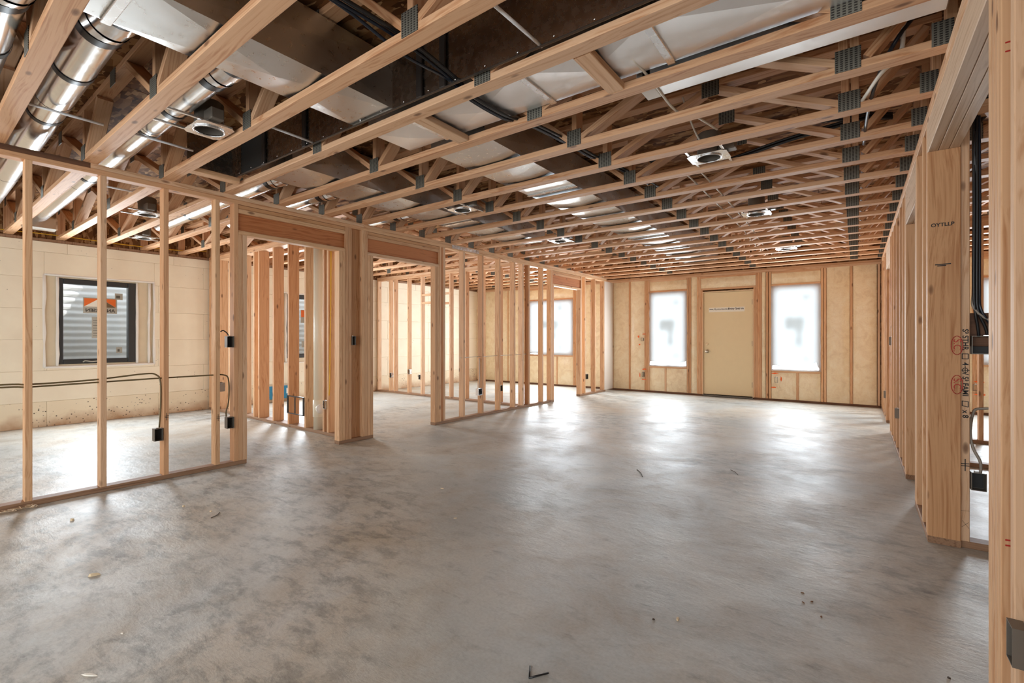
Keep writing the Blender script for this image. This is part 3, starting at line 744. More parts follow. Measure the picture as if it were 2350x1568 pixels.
# ------------------------------------------------------------------ ducts
def duct(name, label, axis, lo, hi, seams, bottom_mat=None, side_mat=None, group=None):
    """rectangular sheet duct; lo/hi corners, seams = positions along the axis. Each length is cross-broken and ends in a raised cleat"""
    (x0, y0, z0), (x1, y1, z1) = lo, hi
    root = empty(name, label, 'duct', T((x0 + x1) / 2, (y0 + y1) / 2, z0), group)
    cuts = [y0 if axis == 'Y' else x0] + list(seams) + [y1 if axis == 'Y' else x1]
    for i in range(len(cuts) - 1):
        a0, a1 = cuts[i], cuts[i + 1]
        bx0, bx1, by0, by1 = (x0, x1, a0, a1) if axis == 'Y' else (a0, a1, y0, y1)
        v = [(bx0, by0, z0), (bx1, by0, z0), (bx1, by1, z0), (bx0, by1, z0), (bx0, by0, z1), (bx1, by0, z1), (bx1, by1, z1), (bx0, by1, z1)]
        cx, cy, cz = (bx0 + bx1) / 2, (by0 + by1) / 2, (z0 + z1) / 2; q = .018
        v += [(cx, cy, z0 - q), (bx1 + q * .6, cy, cz), (bx0 - q * .6, cy, cz), (cx, by0 - (q * .6 if axis == 'X' else 0), cz), (cx, by1 + (q * .6 if axis == 'X' else 0), cz)]
        f = [(8, b, a) for a, b in ((0, 1), (1, 2), (2, 3), (3, 0))] + [(9, a, b) for a, b in ((1, 2), (2, 6), (6, 5), (5, 1))] + [(10, a, b) for a, b in ((3, 0), (0, 4), (4, 7), (7, 3))]
        f += [(11, a, b) for a, b in ((0, 1), (1, 5), (5, 4), (4, 0))] + [(12, a, b) for a, b in ((2, 3), (3, 7), (7, 6), (6, 2))] + [(4, 5, 6, 7)]
        me = bpy.data.meshes.new(name); me.from_pydata(v, [], f); me.materials.append(bottom_mat or M_GALV)
        bm = bmesh.new(); bm.from_mesh(me); bmesh.ops.recalc_face_normals(bm, faces=bm.faces[:]); bm.to_mesh(me); bm.free()
        obj('duct_section', me, root, I4)
        if i:
            s = a0; w = .02
            if axis == 'Y': box(root, 'drive_cleat', x0 - .008, x1 + .008, s - w, s + w, z0 - .012, z0 - .0005, M_BRIGHT, .003)
            else: box(root, 'drive_cleat', s - w, s + w, y0 - .004, y1 + .004, z0 - .012, z0 - .0005, M_BRIGHT, .003)
    return root
duct('supply_duct', 'grey sheet metal duct crossing overhead beside the round pipe elbows', 'Y', (-2.60, -1.4, 2.521), (-2.22, 1.875, 2.82), [.62])
duct('trunk_duct', 'wide pale trunk duct with cleats between two trusses above the room centre', 'X', (-2.62, 1.985, 2.522), (.30, 2.350, 2.83), [-2.24, -1.41, -.735], M_WHPANEL)
duct('branch_duct', 'long sheet metal duct running to the far wall over the middle of the room', 'Y', (-2.53, 2.47, 2.521), (-2.02, 9.1, 2.80), [3.75, 4.95, 6.2, 7.4])
duct('branch_duct', 'sheet metal duct over the left partition feeding small round pipes', 'Y', (-4.06, 1.99, 2.521), (-3.57, 5.7, 2.80), [2.93, 4.15])
tdk = [o for o in C.objects if o.name == 'trunk_duct'][0]
box(tdk, 'duct_offset', -.93, .30, 2.456, 2.63, 2.516, 2.80, M_WHPANEL, .004)
box(tdk, 'taped_joint', -.96, -.88, 2.456, 2.636, 2.512, 2.806, M_WHITEFOAM, .004)
# lined return chase: sheet metal wall on the near side of one truss
rc = empty('return_chase', 'dark sheet metal lining of the return air chase with upright seams', 'duct', T(-2, 1.88, 2.5))
for x0, x1 in ((-4.19, -4.115), (-3.72, -3.15), (-3.148, -1.98), (-1.978, -.62), (-.618, .30)): box(rc, 'lining_panel', x0, x1, 1.853, 1.857, 2.508, ZT - .003, M_DARKDUCT, .0005)
box(rc, 'lining_panel', -4.115, -3.72, 1.853, 1.857, 2.80, ZT - .003, M_DARKDUCT, .0005)
for x in (-3.72, -3.15, -1.98, -1.80, -.62): box(rc, 'standing_seam', x - .022, x + .022, 1.835, 1.852, 2.508, ZT - .003, M_SEAM, .004)
box(rc, 'lining_end', -4.194, -4.190, 1.49, 1.853, 2.508, ZT - .003, M_DARKDUCT, .0005)
box(rc, 'lining_foot', -4.19, .30, 1.838, 1.853, 2.506, 2.510, M_SEAM, .0005)
box(rc, 'port_back', -4.12, -3.71, 1.858, 1.862, 2.508, 2.80, M_CAVITY, 0)  # black panel paints the shade inside the open port
box(rc, 'port_frame', -4.115, -3.72, 1.846, 1.853, 2.785, 2.80, M_BRIGHT, .001)
for i in range(22):
    x = -4.1 + .2 * i
    obj('screw_head', tube_mesh([(0, 0, 0), (0, -.003, 0)], [.006, .004], M_BRIGHT, 6, key='screw') if 'screw' not in CACHE else CACHE['screw'], rc, T(x, 1.834, 2.518 + .004 * (i % 2)))
blk = board(None, 'chase_block', (-4.23, 1.487, 2.487), (-4.23, 1.875, 2.487), UX, .0889, .038, W_STUD)
tag(blk, 'flat wood block under the left end of the dark return chase', 'block')
for x, lab in ((-1.03, 'flat wood block between two trusses under the trunk duct, beside its middle cleat'), (-2.12, 'flat wood block between two trusses at the left end of the trunk duct')):
    tag(board(None, 'truss_block', (x, 1.966, 2.487), (x, 2.363, 2.487), UX, .0889, .038, W_STUD), lab, 'block')

# round pipes: run with the trusses out to the foam wall, each with an elbow into the supply duct
def pipe(name, label, y0, z, xa, xb, r, elbow=True, slope=SKEW, bands=(.55, 1.35), boot=False):
    root = empty(name, label, 'duct pipe', T(xa, y0, z), 'round metal duct pipes')
    def P(x): return Vector((x, y0 - slope * (x - xa), z))
    n = max(2, int(abs(xb - xa) / .9))
    cuts = [xa + (xb - xa) * i / n for i in range(n + 1)]
    for i in range(n):
        ra = r + (.0015 if i % 2 else 0)
        obj('pipe_length', tube_mesh([P(cuts[i]), P(cuts[i + 1])], ra, M_PIPE, 24, False), root, I4)
    for d in bands:
        x = xa - d
        obj('hanger_band', tube_mesh([P(x + .024), P(x - .024)], r + .004, M_BLACK, 24, False), root, I4)
    if elbow:
        pts = [P(xa), P(xa + .06)] + [P(xa + .06) + Vector((.10 * math.sin(t), 0, .10 * (1 - math.cos(t)))) * 1.0 for t in (.35, .7, 1.05)] + [P(xa) + Vector((.22, -.02, .085))]
        pts = [P(xa), P(xa) + Vector((.06, .012, .0)), P(xa) + Vector((.11, .02, .006)), P(xa) + Vector((.17, .02, .012)), P(xa) + Vector((.21, .02, .012))]
        for i in range(len(pts) - 1):
            obj('elbow_gore', tube_mesh([pts[i], pts[i + 1]], [r + .004 * (i % 2 == 0), r + .004 * (i % 2 == 0)], M_PIPE, 24, False), root, I4)
        obj('sealed_joint', tube_mesh([P(xa + .02), P(xa - .04)], r + .006, M_BLACK, 24, False), root, I4)
        obj('sealed_joint', tube_mesh([pts[-1], pts[-1] - Vector((.03, 0, 0))], r + .008, M_BLACK, 24, False), root, I4)
    if boot:
        b = P(xb); obj('register_boot', box_mesh(.12, .30, .16, M_PIPE, .02), root, T(b.x - .05, b.y + .02, b.z - .08))
    return root
pipe('round_duct', 'bright round duct pipe cut by the top left corner of the picture', .335, 2.60, -2.81, -8.1, .089, slope=.026)
pipe('round_duct', 'large bright round duct pipe with black bands at upper left', .655, 2.61, -2.81, -8.1, .089, slope=.03)
pipe('round_duct', 'bright round duct pipe beside the recessed light with the junction box', 1.125, 2.60, -2.81, -7.75, .082, boot=True, bands=(.6, 1.05, 2.6))
pipe('round_duct', 'short bright round duct pipe passing over the left partition at its first doorway', 2.20, 2.60, -4.28, -7.2, .078, elbow=True, bands=(1.9,))
pipe('round_duct', 'bright round duct pipe over the left partition at the second doorway post', 2.70, 2.60, -4.28, -6.3, .078, bands=())
pipe('round_duct', 'bright round duct pipe over the left partition above the second doorway', 3.66, 2.60, -4.28, -5.6, .078, bands=())

# ------------------------------------------------------------------ recessed lights
def can(label, x, y, box_dx=.10, rz=0.0, bar=0.0):
    r = empty('recessed_light', label, 'light', T(x, y, 2.472, rz=rz), 'recessed light housings'); R = MW[r.name]
    hole = 24; v = []; f = []
    sx, sy = .135, .105
    for i in range(hole):                                   # mounting plate with a round hole
        t = 2 * PI * i / hole; c_, s_ = math.cos(t), math.sin(t); k = 1 / max(abs(c_) / sx, abs(s_) / sy)
        v += [(.082 * c_, .082 * s_, .004), (c_ * k, s_ * k, .004), (.082 * c_, .082 * s_, .006), (c_ * k, s_ * k, .006)]
    for i in range(hole):
        a, b = 4 * i, 4 * ((i + 1) % hole); f += [(a, a + 1, b + 1, b), (a + 2, b + 2, b + 3, a + 3), (a + 1, a + 3, b + 3, b + 1)]
    obj('mounting_plate', CACHE.get('canplate') or mk('canplate', v, f, M_BRIGHT), r, R)
    ring = CACHE.get('canring') or tube_mesh([(.084 * math.cos(2 * PI * i / 28), .084 * math.sin(2 * PI * i / 28), 0) for i in range(29)], .006, M_BRIGHT, 6, False, 'canring')
    obj('trim_ring', ring, r, R)
    obj('can_shell', CACHE.get('canshell') or tube_mesh([(0, 0, .006), (0, 0, .17), (0, 0, .18), (0, 0, .182)], [.081, .081, .07, .002], M_STEEL, 28, False, 'canshell'), r, R)
    obj('socket_plate', CACHE.get('cansock') or tube_mesh([(0, 0, .10), (0, 0, .115)], [.079, .079], M_CAVITY, 20, True, 'cansock'), r, R)
    obj('junction_box', box_mesh(.11, .075, .07, M_STEEL, .006), r, R @ Matrix.Translation((box_dx + .03, -.02, .055)))
    for s in (-1, 1): obj('hanger_bar', box_mesh(.018, .395, .012, M_BRIGHT, .002), r, R @ Matrix.Translation((.115 * s, bar, .014)))
    return r
can('recessed light housing with grey junction box at upper left beside a round duct', -3.31, 1.30, .09, bar=-.11)
can('large bright recessed light housing over the centre of the room', -.87, 3.635)
can('recessed light housing above the left partition beside the sheet metal duct', -3.27, 3.635)
can('recessed light housing over the room in line with the right far window, second one back', -.86, 5.585)
can('recessed light housing over the room closest to the far wall', -.84, 8.02)
can('recessed light housing in the left row closest to the far wall', -3.25, 5.585)
can('recessed light housing over the small room by the foam wall window', -6.1, 1.80)
can('recessed light housing over the small room tight against the foam wall', -7.6, 2.20)

# ------------------------------------------------------------------ cables
def cable(label, pts, r, mat, name='cable', cat='cable', per=5, n=6):
    return tag(obj(name, tube_mesh(smooth_path(pts, per), r, mat, n), None, I4), label, cat)
for i, (dx, dz, m) in enumerate(((0, 0, M_BLUECAB), (.018, .006, M_BLACK), (-.017, .004, M_BLUECAB), (.034, .0, M_BLACK))):
    cable(['blue-black cable on the left of the bundle crossing the trusses', 'black cable second in the bundle crossing the trusses', 'thin dark cable drooping from the bundle by the return chase', 'black cable on the right of the bundle crossing the trusses'][i],
          [(-1.80 + dx, .55, 2.58 + dz), (-1.74 + dx, 1.16, 2.56 + dz), (-1.71 + dx, 1.50, 2.545 + dz - (.05 if i == 2 else 0)), (-1.74 + dx, 1.84, 2.535 + dz), (-1.735 + dx, 2.0, 2.494 + dz), (-1.72 + dx, 2.30, 2.492 + dz), (-1.70 + dx, 2.50, 2.53 + dz), (-1.68 + dx, 2.95, 2.56 + dz), (-1.64 + dx, 3.3, 2.55 + dz), (-1.60 + dx, 3.8, 2.58 + dz), (-1.54 + dx, 4.6, 2.60 + dz)], .008, m)
for i in range(5):
    cable('black cable, %s of five bundled high between two trusses left of the plate column' % ORD[i], [(-1.5, 4.16 + .012 * i, 2.74 + .014 * (i % 3)), (-.95, 4.17 + .012 * i, 2.80 + .012 * (i % 3)), (-.5, 4.16 + .012 * i, 2.79 + .01 * i), (-.1, 4.17, 2.74 + .012 * i), (.2, 4.16 + .01 * i, 2.67 + .012 * i)], .009, M_BLACK)
for i in range(2):
    cable(('upper' if i else 'lower') + ' black cable passing behind the large recessed light', [(-1.4, 4.02 + .02 * i, 2.52 + .02 * i), (-.9, 4.02, 2.54 + .02 * i), (-.4, 4.03, 2.62 + .02 * i), (.1, 4.02, 2.66 + .02 * i)], .010, M_BLACK)
cable('white cable drooping beside the beam at top right', [(.19, 2.98, 2.80), (.185, 2.99, 2.66), (.17, 3.0, 2.55), (.10, 3.03, 2.50), (.04, 3.26, 2.50), (0.0, 3.5, 2.53)], .010, M_ROMEX)
cable('black cable drooping beside the beam at top right', [(.31, 2.98, 2.79), (.22, 2.99, 2.71), (.14, 3.0, 2.60), (.08, 3.2, 2.52), (.05, 3.6, 2.50), (.04, 4.1, 2.51)], .010, M_BLUECAB)
for i in range(2):
    cable('white cable over the trusses, ' + ('left one of the long pair running to the far wall' if i else 'right one of the long pair running to the far wall'),
          [(-1.03 - .11 * i, 3.9, 2.522), (-1.03 - .11 * i, 5.0, 2.518), (-1.05 - .1 * i, 6.4, 2.522), (-1.1 - .09 * i, 7.6, 2.518), (-1.12 - .08 * i, 9.5, 2.52)], .007, M_ROMEX)
cable('white cable strung across three bays right of the middle plate column', [(-.88, 2.2, 2.52), (-.87, 2.46, 2.515), (-.87, 2.85, 2.515), (-.80, 3.0, 2.52), (-.74, 3.3, 2.53)], .007, M_ROMEX)
cable('white cable looping down beside the large recessed light', [(-.98, 3.36, 2.84), (-.95, 3.45, 2.70), (-.93, 3.55, 2.62), (-.90, 3.6, 2.56)], .006, M_ROMEX)
for i, (p, q, lab) in enumerate((((-1.19, 1.49, 2.515), (-1.18, 1.86, 2.515), 'thin white rod across the return chase near its screwed edge'), ((-3.03, 1.49, 2.515), (-3.04, 1.85, 2.515), 'thin white rod across the return chase beside the dark port'),
                     ((-3.82, .55, 2.50), (-3.82, .90, 2.50), 'white rod under the large round duct pipe'), ((-3.82, 1.04, 2.50), (-3.83, 1.40, 2.50), 'white rod under the round duct pipe left of the recessed light'),
                     ((-5.35, 1.22, 2.50), (-5.34, 1.52, 2.50), 'white rod under the round duct pipe above the small room'))):
    tag(obj('hanger_rod', tube_mesh([p, q], .008, M_WHITEFR, 8), None, I4), lab, 'rod')
# cables along the partition and down to its boxes
cable('olive cable strung through the first studs to the left outlet box', [SK(-.05, -.2, .85), SK(-.045, .55, .848), SK(-.045, .7, .84), SK(-.045, 1.04, .848), SK(-.045, 1.35, .874), SK(-.04, 1.43, .86), SK(-.03, 1.455, .80), SK(-.03, 1.456, .6), SK(-.035, 1.448, .43)], .006, M_OLIVE)
cable('lower olive cable strung through the first studs to the low box by the jamb', [SK(-.05, -.2, .83), SK(-.045, .55, .830), SK(-.045, .7, .822), SK(-.045, 1.04, .827), SK(-.045, 1.45, .832), SK(-.045, 1.84, .833), SK(-.045, 1.93, .83), SK(-.04, 1.975, .79), SK(-.04, 1.978, .6), SK(-.035, 1.955, .50), SK(-.035, 1.955, .45)], .006, M_OLIVE)
cable('short black cable curling into the upper box by the first doorway', [SK(-.03, 1.905, 1.22), SK(-.03, 1.93, 1.23), SK(-.03, 1.965, 1.20), SK(-.03, 1.97, 1.17)], .005, M_BLACK)
cable('yellow cable clipped down the last stud beside the drain pipe', [SK(-.50, 3.29, 2.38), SK(-.50, 3.285, 1.6), SK(-.505, 3.28, 1.0), SK(-.50, 3.27, .62), SK(-.51, 3.27, .50), SK(-.545, 3.275, .42)], .0075, M_ROMEXY)
cable('white cable down the second stud past the middle doorway to its grey box', [SK(-.045, 5.445, .86), SK(-.04, 5.44, .70), SK(-.04, 5.44, .55), SK(-.035, 5.42, .45), SK(-.035, 5.41, .40)], .006, M_ROMEX)
cable('white cable strung level through the studs past the middle doorway', [SK(-.045, 5.02, .88), SK(-.045, 5.44, .885), SK(-.045, 5.9, .885), SK(-.045, 6.7, .89)], .005, M_ROMEX)
for i in range(4):
    x0 = .522 + .012 * (i % 3)
    cable('dark cable, %s of four falling into the wide switch box beside the beam post' % ORD[i], [(x0, 3.62 + .012 * (i // 2), 2.40), (x0 + .002, 3.615 + .012 * (i // 2), 1.9), (x0, 3.612 + .012 * (i // 2), 1.45), (x0 + .004, 3.61, 1.32), (.54 + .03 * i, 3.625, 1.22), (.545 + .035 * i, 3.635, 1.17)], .0068, [M_BLACK, M_BLACK, M_BLUECAB, M_GREYCAB][i])
for i in range(2): cable(('left' if i else 'right') + ' black cable rising from the beam post to the ceiling', [(.528 + .008 * i, 3.625, 2.0), (.53, 3.62, 2.30), (.60 + .03 * i, 3.75, 2.46), (.66 + .05 * i, 3.95, 2.60)], .007, M_BLACK)
cable('grey cable hooking down into the low black box beside the beam post', [(.512, 3.64, .72), (.510, 3.625, .62), (.522, 3.618, .55), (.546, 3.612, .49), (.550, 3.612, .45), (.548, 3.615, .42)], .007, M_GREYCAB)
cable('grey cable bending level behind the beam post', [(.51, 3.66, .60), (.525, 3.66, .74), (.56, 3.66, .772), (.70, 3.66, .775), (.87, 3.66, .775)], .007, M_GREYCAB)
cable('yellow cable sagging along the top of the foam wall', [SK(-3.9, -.5, 2.52), SK(-3.9, .8, 2.50), SK(-3.9, 1.4, 2.51), SK(-3.9, 2.2, 2.50), SK(-3.9, 2.9, 2.52), SK(-3.9, 3.2, 2.56)], .006, M_ROMEXY)

# ------------------------------------------------------------------ electrical boxes: open front, shade inside painted as a near-black panel
def ebox(label, M, w=.055, h=.10, d=.055, mat=None, group='electrical boxes on the studs'):
    """front faces local -Y; origin at the centre of the opening"""
    mat = mat or M_STEEL
    r = empty('outlet_box', label, 'electrical box', M, group)
    t = .003
    key = ('ebox', w, h, d, mat.name)
    if key not in CACHE:
        o = [(-w / 2, 0, -h / 2), (w / 2, 0, -h / 2), (w / 2, 0, h / 2), (-w / 2, 0, h / 2)]
        i_ = [(x * (1 - 2 * t / w), 0, z * (1 - 2 * t / h)) for x, _, z in o]
        v = o + [(x, d, z) for x, _, z in o] + i_ + [(x, d - t, z) for x, _, z in i_]
        f = []
        for k in range(4):
            n = (k + 1) % 4
            f += [(k, n, 4 + n, 4 + k), (k, 8 + k, 8 + n, n), (8 + k, 12 + k, 12 + n, 8 + n)]
        f += [(4, 5, 6, 7), (15, 14, 13, 12)]
        mk(key, v, f, mat)
    obj('box_shell', CACHE[key], r, M)
    obj('box_back', box_mesh(w - .010, .002, h - .010, M_CAVITY, 0), r, M @ Matrix.Translation((0, d - t - .002, 0)))
    obj('cable_clamp', box_mesh(w * .5, .012, .006, M_BRIGHT, .001), r, M @ Matrix.Translation((0, d * .45, h / 2 + .003)))
    return r
RX = PI / 2 - SKEW      # opening faces +X (into the main room) in the left half
def lbox(label, a, b, z, **k): return ebox(label, T(*SK(a, b, z), rz=RX), **k)
lbox('grey electrical box at switch height beside the first doorway', .012, 1.974, 1.128, w=.06, h=.10)
lbox('grey electrical box at outlet height beside the first doorway', .012, 1.974, .396, w=.06, h=.10)
lbox('grey electrical box on the third stud from the left', .012, 1.432, .376, w=.06, h=.10)
lbox('dark electrical box at switch height in the post between the first two doorways', .012, 3.256, 1.133, w=.045, h=.10)
lbox('pale grey electrical box at outlet height past the middle doorway', .012, 5.40, .365, w=.085, h=.10, mat=M_BRIGHT)
lbox('black electrical box at outlet height two studs past the middle doorway', -.02, 5.935, .37, w=.07, h=.09)
lbox('grey electrical box at outlet height past the last doorway', .012, 8.70, .375, w=.085, h=.10)
ebox('small grey electrical box facing the small room behind the first doorway jamb', T(*SK(-.10, 1.925, .72), rz=RX + PI), w=.05, h=.08, mat=M_BRIGHT)
ebox('pale electrical box fed by the yellow cable beside the drain pipe', T(*SK(-.58, 3.25, .365), rz=-SKEW), w=.06, h=.10, mat=M_BRIGHT)
for i, (a, z) in enumerate(((-3.50, .37), (-2.92, .47), (-2.60, .376))):
    ebox('grey electrical box, %s from the foam wall on the back partition behind the second doorway' % ORD[i], T(*SK(a, 6.54, z), rz=-SKEW), w=.06, h=.10, mat=M_BRIGHT)
RXM = -PI / 2           # opening faces -X, on the right wall
for y, z, lab in ((6.225, .396, 'grey electrical box at outlet height on the right wall'), (7.30, 1.126, 'grey electrical box at switch height on the right wall'), (8.745, .344, 'grey electrical box at outlet height on the right wall past its far doorway')):
    ebox(lab, T(.315, y, z, rz=RXM), w=.06, h=.10)
ebox('large grey electrical box on the closest stud at lower right', T(.313, 1.716, .393, rz=RXM), w=.058, h=.098, d=.075)
ebox('wide black switch box crowded with cables beside the beam post', T(.607, 3.595, 1.125), w=.19, h=.10, d=.06)
ebox('small black electrical box low beside the beam post', T(.540, 3.592, .377), w=.062, h=.098, d=.06)
ebox('round black electrical box circled in orange at switch height left of the far window', T(-3.742, YF - .022, 1.132), w=.055, h=.06, d=.03)
ebox('black electrical box marked in orange at outlet height left of the far window', T(-3.722, YF - .022, .375), w=.05, h=.10, d=.03)
ebox('black electrical box marked in orange at outlet height right of the tan door', T(-1.20, YF - .022, .39), w=.05, h=.10, d=.03)
ebox('black electrical box marked in orange on the far wall of the room beyond the beam', T(1.46, YF - .022, .41), w=.07, h=.10, d=.03)

# drain pipe and wall box frame in the cross wall
dp = empty('drain_pipe', 'cream plastic drain pipe standing in the stud partition', 'pipe', SKM(-.81, 3.31, .02))
R = SKM(-.81, 3.31, 0)
obj('pipe_run', tube_mesh([(0, 0, .04), (0, 0, 2.46)], .056, M_PVC, 24, key='drainpipe'), dp, R)
obj('coupling', tube_mesh([(0, 0, .19), (0, 0, .195), (0, 0, .40), (0, 0, .405)], [.057, .064, .064, .057], M_PVC, 24, key='draincoupling'), dp, R)
obj('cleanout_hub', tube_mesh([(.0, 0, .30), (.09, -.02, .30)], .05, M_PVC, 20, key='drainhub'), dp, R)
obj('cleanout_cap', tube_mesh([(.088, -.02, .30), (.104, -.023, .30)], .058, M_WHITEFOAM, 20, key='draincap'), dp, R)
bf = empty('wall_box_frame', 'thin black metal box frame set low between two studs', 'bracket', SKM(-1.24, 3.255, .19))
for a0, a1, z0, z1 in ((-1.45, -1.043, .405, .418), (-1.45, -1.043, .183, .195), (-1.45, -1.430, .195, .405), (-1.063, -1.043, .195, .405), (-1.262, -1.250, .195, .405)):
    skbox(bf, 'frame_bar', a0, a1, 3.245, 3.258, z0, z1, M_BLACK, .002)
fb = skbox(None, 'insulation_board', AI + .012, AI + .062, 4.20, 4.72, .06, .29, M_TEAL, .003)
tag(fb, 'teal printed foam board leaning low against the foam wall behind the studs', 'board')
tm = lambda b, z: basis(UB, (0, 0, 1), SK(AI + .0626, b, z))
text(fb, 'board_lettering', 'D', tm(4.345, .175), .16, M_WHITE, bold=.004); text(fb, 'board_lettering', 'FO', tm(4.60, .19), .13, M_WHITE, bold=.004)

# ------------------------------------------------------------------ marks on the wood
def mark_board(parent, body, M, size, mat, **k): return text(parent, 'ink_writing', body, M, size, mat, **k)
def strokes(parent, name, lines, M, r, mat):
    """a hand-drawn mark: each line is a list of (u, v) points; one mesh"""
    v = []; f = []
    for ln in lines:
        for (u0, w0), (u1, w1) in zip(ln[:-1], ln[1:]):
            d = Vector((u1 - u0, w1 - w0)); 
            if d.length < 1e-6: continue
            d.normalize(); n = Vector((-d.y, d.x)) * r; e = d * r * .6; b = len(v)
            for z in (0, .0004):
                v += [(u0 - e.x + n.x, w0 - e.y + n.y, z), (u1 + e.x + n.x, w1 + e.y + n.y, z), (u1 + e.x - n.x, w1 + e.y - n.y, z), (u0 - e.x - n.x, w0 - e.y - n.y, z)]
            f += [(b + 7, b + 6, b + 5, b + 4)] + [(b + i, b + (i + 1) % 4, b + 4 + (i + 1) % 4, b + 4 + i) for i in range(4)]
    return obj(name, mk(('strokes', len(CACHE)), v, f, mat), parent, M)
ell = lambda cx, cy, a, b, n=22: [(cx + a * math.cos(2 * PI * i / n), cy + b * math.sin(2 * PI * i / n)) for i in range(n + 1)]
YP = 3.5842                                   # face of the post board
# red circled letters, turned to read downwards (text x runs down, text y runs right)
for z, sub in ((1.123, 'S.C.'), (.905, 'S.C.')):
    M = basis((0, 0, -1), (1, 0, 0), (.450, YP - .0005, z)); mark_board(post, sub, M, .044, M_RED)
    strokes(post, 'ink_circle', [ell(0, 0, .052, .024)], M, .0018, M_RED)
sstud = [o for o in C.objects if o.parent == ws and o.name.startswith('stud')][0]
YS = 3.6034
def down(z, x=.486): return basis((0, 0, -1), (1, 0, 0), (x, YS - .0005, z))
for body, z in (('S\u00b3 STHR', 1.155), ('/ S\u00b3 FAMI', .905), ('x 8', .742)): mark_board(sstud, body, down(z), .034, M_INK, bold=.0008)
strokes(sstud, 'ink_square', [[(-.014, -.012), (.014, -.012), (.014, .012), (-.014, .012), (-.014, -.012)]], down(1.062), .0018, M_INK)
mark_board(sstud, '4', down(1.020), .034, M_INK, bold=.0008)
strokes(sstud, 'ink_symbol', [ell(0, 0, .013, .011, 12), [(-.022, 0), (.022, 0)], [(0, -.017), (0, .017)]], down(.985), .0016, M_INK)
strokes(sstud, 'ink_square', [[(-.014, -.012), (.012, -.012), (.018, .012), (-.012, .012), (-.014, -.012)]], down(.800), .0018, M_INK)
strokes(sstud, 'ink_cross', [[(-.032, 0), (.032, 0)], [(-.006, -.016), (-.008, .016)], [(.006, -.016), (.004, .016)]], down(.46), .0022, M_INK)
strokes(sstud, 'pencil_cross', [[(-.02, -.012), (.02, .016)], [(-.014, .014), (.016, -.014)]], down(.13), .0006, M_INK)
strokes(sstud, 'pencil_line', [[(0, -.018), (-.002, .018)]], down(.205), .0006, M_INK)
mark_board(post, 'OYTLLP', basis((1, 0, 0), (0, 0, 1), (.390, YP - .0005, 1.802)), .028, M_INK, bold=.0006)
strokes(post, 'ink_stamp', [[(-.03, .0), (.034, .002)], [(-.02, -.007), (.014, -.006)]], basis((1, 0, 0), (0, 0, 1), (.390, YP - .0005, 1.578)), .0028, M_INK)
for zz in (.575, 1.0):
    pass
# cross ticks on the left partition studs near their boxes
ls = {}
for o in C.objects:
    if o.parent == wl and o.name.split('.')[0] == 'stud': ls[round((MW[o.name].translation.y - SKEW * .0445), 2)] = o
def near_stud(b): return min(ls.items(), key=lambda kv: abs(kv[0] - b))[1]
for b, z in ((1.485, .515), (1.871, .455)):
    s_ = near_stud(b); strokes(s_, 'ink_cross', [[(0, -.03), (0, .03)], [(-.012, .006), (.014, .006)], [(-.012, -.006), (.014, -.006)]], basis(UB, (0, 0, 1), SK(.0004, b + .004, z)), .0018, M_INK)
ns = [o for o in C.objects if o.parent == wr and o.name.split('.')[0] == 'stud']
nA = min(ns, key=lambda o: abs(MW[o.name].translation.y - 1.903))
for z, dz in ((.60, 0), (.585, 0), (1.99, 0), (1.965, 0)):
    strokes(nA, 'red_line', [[(-.06, 0), (.07, .004)]], basis((1, 0, 0), (0, 0, 1), (.397, 1.8835, z)), .0022, M_RED)

# ------------------------------------------------------------------ bits on the floor
def chip(label, x, y, l, w, h, rz, mat, name='wood_chip', cat='debris'):
    rnd = random.Random(int(abs(x * 1000 + y * 77))); n = 7
    low_ = [(l / 2 * math.cos(2 * PI * i / n) * rnd.uniform(.7, 1.1), w / 2 * math.sin(2 * PI * i / n) * rnd.uniform(.7, 1.1), 0) for i in range(n)]
    v = low_ + [(a * .75, b * .75, h * rnd.uniform(.7, 1.1)) for a, b, _ in low_]
    f = [tuple(range(n - 1, -1, -1)), tuple(range(n, 2 * n))] + [(i, (i + 1) % n, n + (i + 1) % n, n + i) for i in range(n)]
    return tag(obj(name, mk(('chip', label), v, f, mat), None, T(x, y, .0005, rz=rz)), label, cat)
def stick(label, x, y, l, rz, mat=M_TWIG, r=.003, bend=.01):
    return tag(obj('splinter', tube_mesh(smooth_path([(-l / 2, 0, r), (0, bend, r), (l / 2, 0, r)]), r, mat, 5), None, T(x, y, .001, rz=rz)), label, 'debris')
chip('pale crumb on the glossy floor patch below the first bay of the partition', -4.046, .797, .03, .02, .012, .3, M_CHIP)
chip('dark-edged wood chip in the middle of the glossy floor patch', -3.022, .673, .06, .018, .01, 1.0, M_CHIP)
chip('white crumb on the floor, left one of two below the third stud', -3.758, 1.315, .022, .016, .01, .2, M_CHIP)
chip('white crumb on the floor, right one of two below the third stud', -3.497, 1.384, .018, .012, .008, .9, M_CHIP)
chip('scrap of pale paper at the bottom of the floor', -2.143, .467, .07, .014, .003, .5, M_LABEL, 'paper_scrap')
chip('small tan wood flake beyond the middle of the floor', -2.587, 2.645, .04, .01, .004, .1, M_CHIP)
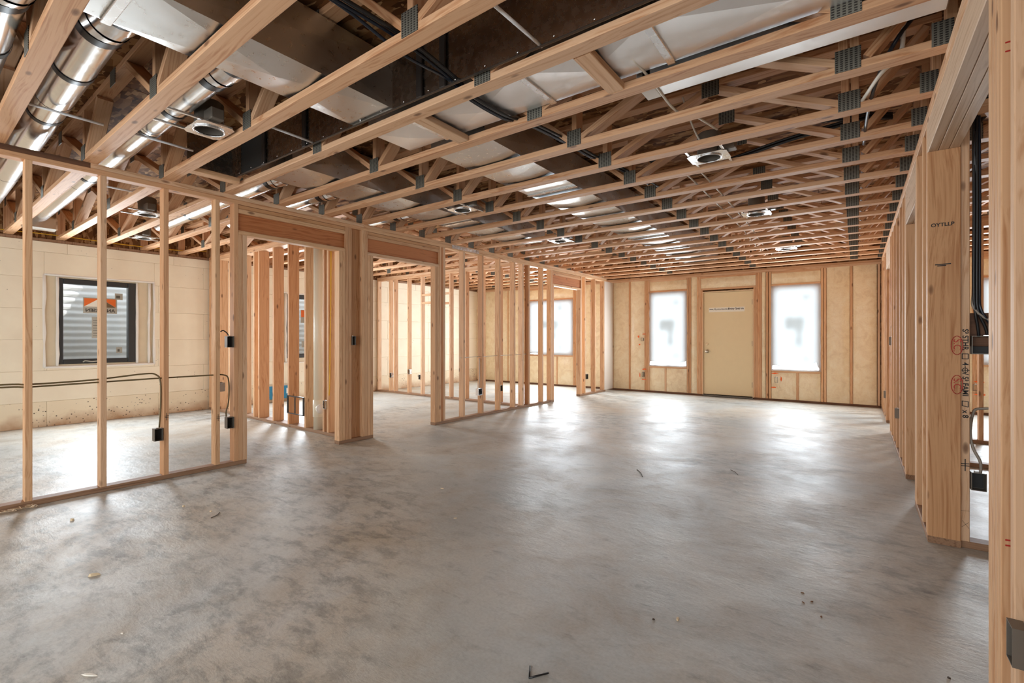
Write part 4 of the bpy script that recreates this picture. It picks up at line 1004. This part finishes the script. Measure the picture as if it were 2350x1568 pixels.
chip('small pale wood flake in the middle of the floor', -2.094, 2.26, .03, .01, .004, .7, M_CHIP)
chip('thin curl of tan wood on the right half of the floor', -.599, 1.99, .012, .035, .004, .3, M_CHIP)
chip('dark fleck on the right half of the floor', -.679, 1.928, .012, .01, .004, .5, M_TWIG)
chip('white fleck on the lower left of the floor', -2.339, .608, .02, .008, .003, .2, M_LABEL)
chip('black fleck near the beam opening', .255, 2.19, .012, .010, .005, .2, M_TWIG)
stick('thin dark splinter lying below the fourth stud', -3.40, 1.372, .10, -.9, r=.0022)
stick('dark splinter lying between the far window reflections', -1.507, 3.938, .22, -1.0)
stick('short dark splinter near the reflection of the right far window', -.856, 4.444, .16, -1.0, r=.002)
vw = empty('wire_offcut', 'bent black wire offcut at the bottom edge of the floor', 'debris', T(-.905, 1.345, .003))
obj('wire_leg', tube_mesh([(-.935, 1.395, .003), (-.905, 1.345, .003)], .003, M_BLACK, 6), vw, I4); obj('wire_leg', tube_mesh([(-.905, 1.345, .003), (-.865, 1.405, .003)], .003, M_BLACK, 6), vw, I4)
for i, (x, y) in enumerate(((-.20, 2.53), (-.16, 2.47), (-.12, 2.36), (-.19, 2.44))):
    chip('brown crumb, %s of four in the scattered dirt before the right wall' % ORD[i], x, y, .016, .008, .003, .8 * i, plain('dirt', lin(120, 84, 58), .9) if i == 0 else bpy.data.materials['dirt'], 'dirt_crumb')
rnd = random.Random(3); bm = bmesh.new()
for i in range(46):
    p = SK(.03 + rnd.random() * .05, .5 + rnd.random() * .22, .004 + rnd.random() * .012); a = rnd.random() * 6; L = rnd.uniform(.01, .03)
    q = [bm.verts.new(p + Vector((math.cos(a) * L * s - math.sin(a) * .003 * t_, math.sin(a) * L * s + math.cos(a) * .003 * t_, .004 * s * s))) for s, t_ in ((-1, -1), (1, -1), (1, 1), (-1, 1))]
    bm.faces.new(q)
me = bpy.data.meshes.new('wood_shavings'); bm.to_mesh(me); bm.free(); me.materials.append(M_CHIP)
tag(obj('wood_shavings', me, None, I4), 'curls of pale wood shavings against the bottom plate at lower left', 'debris', kind='stuff')
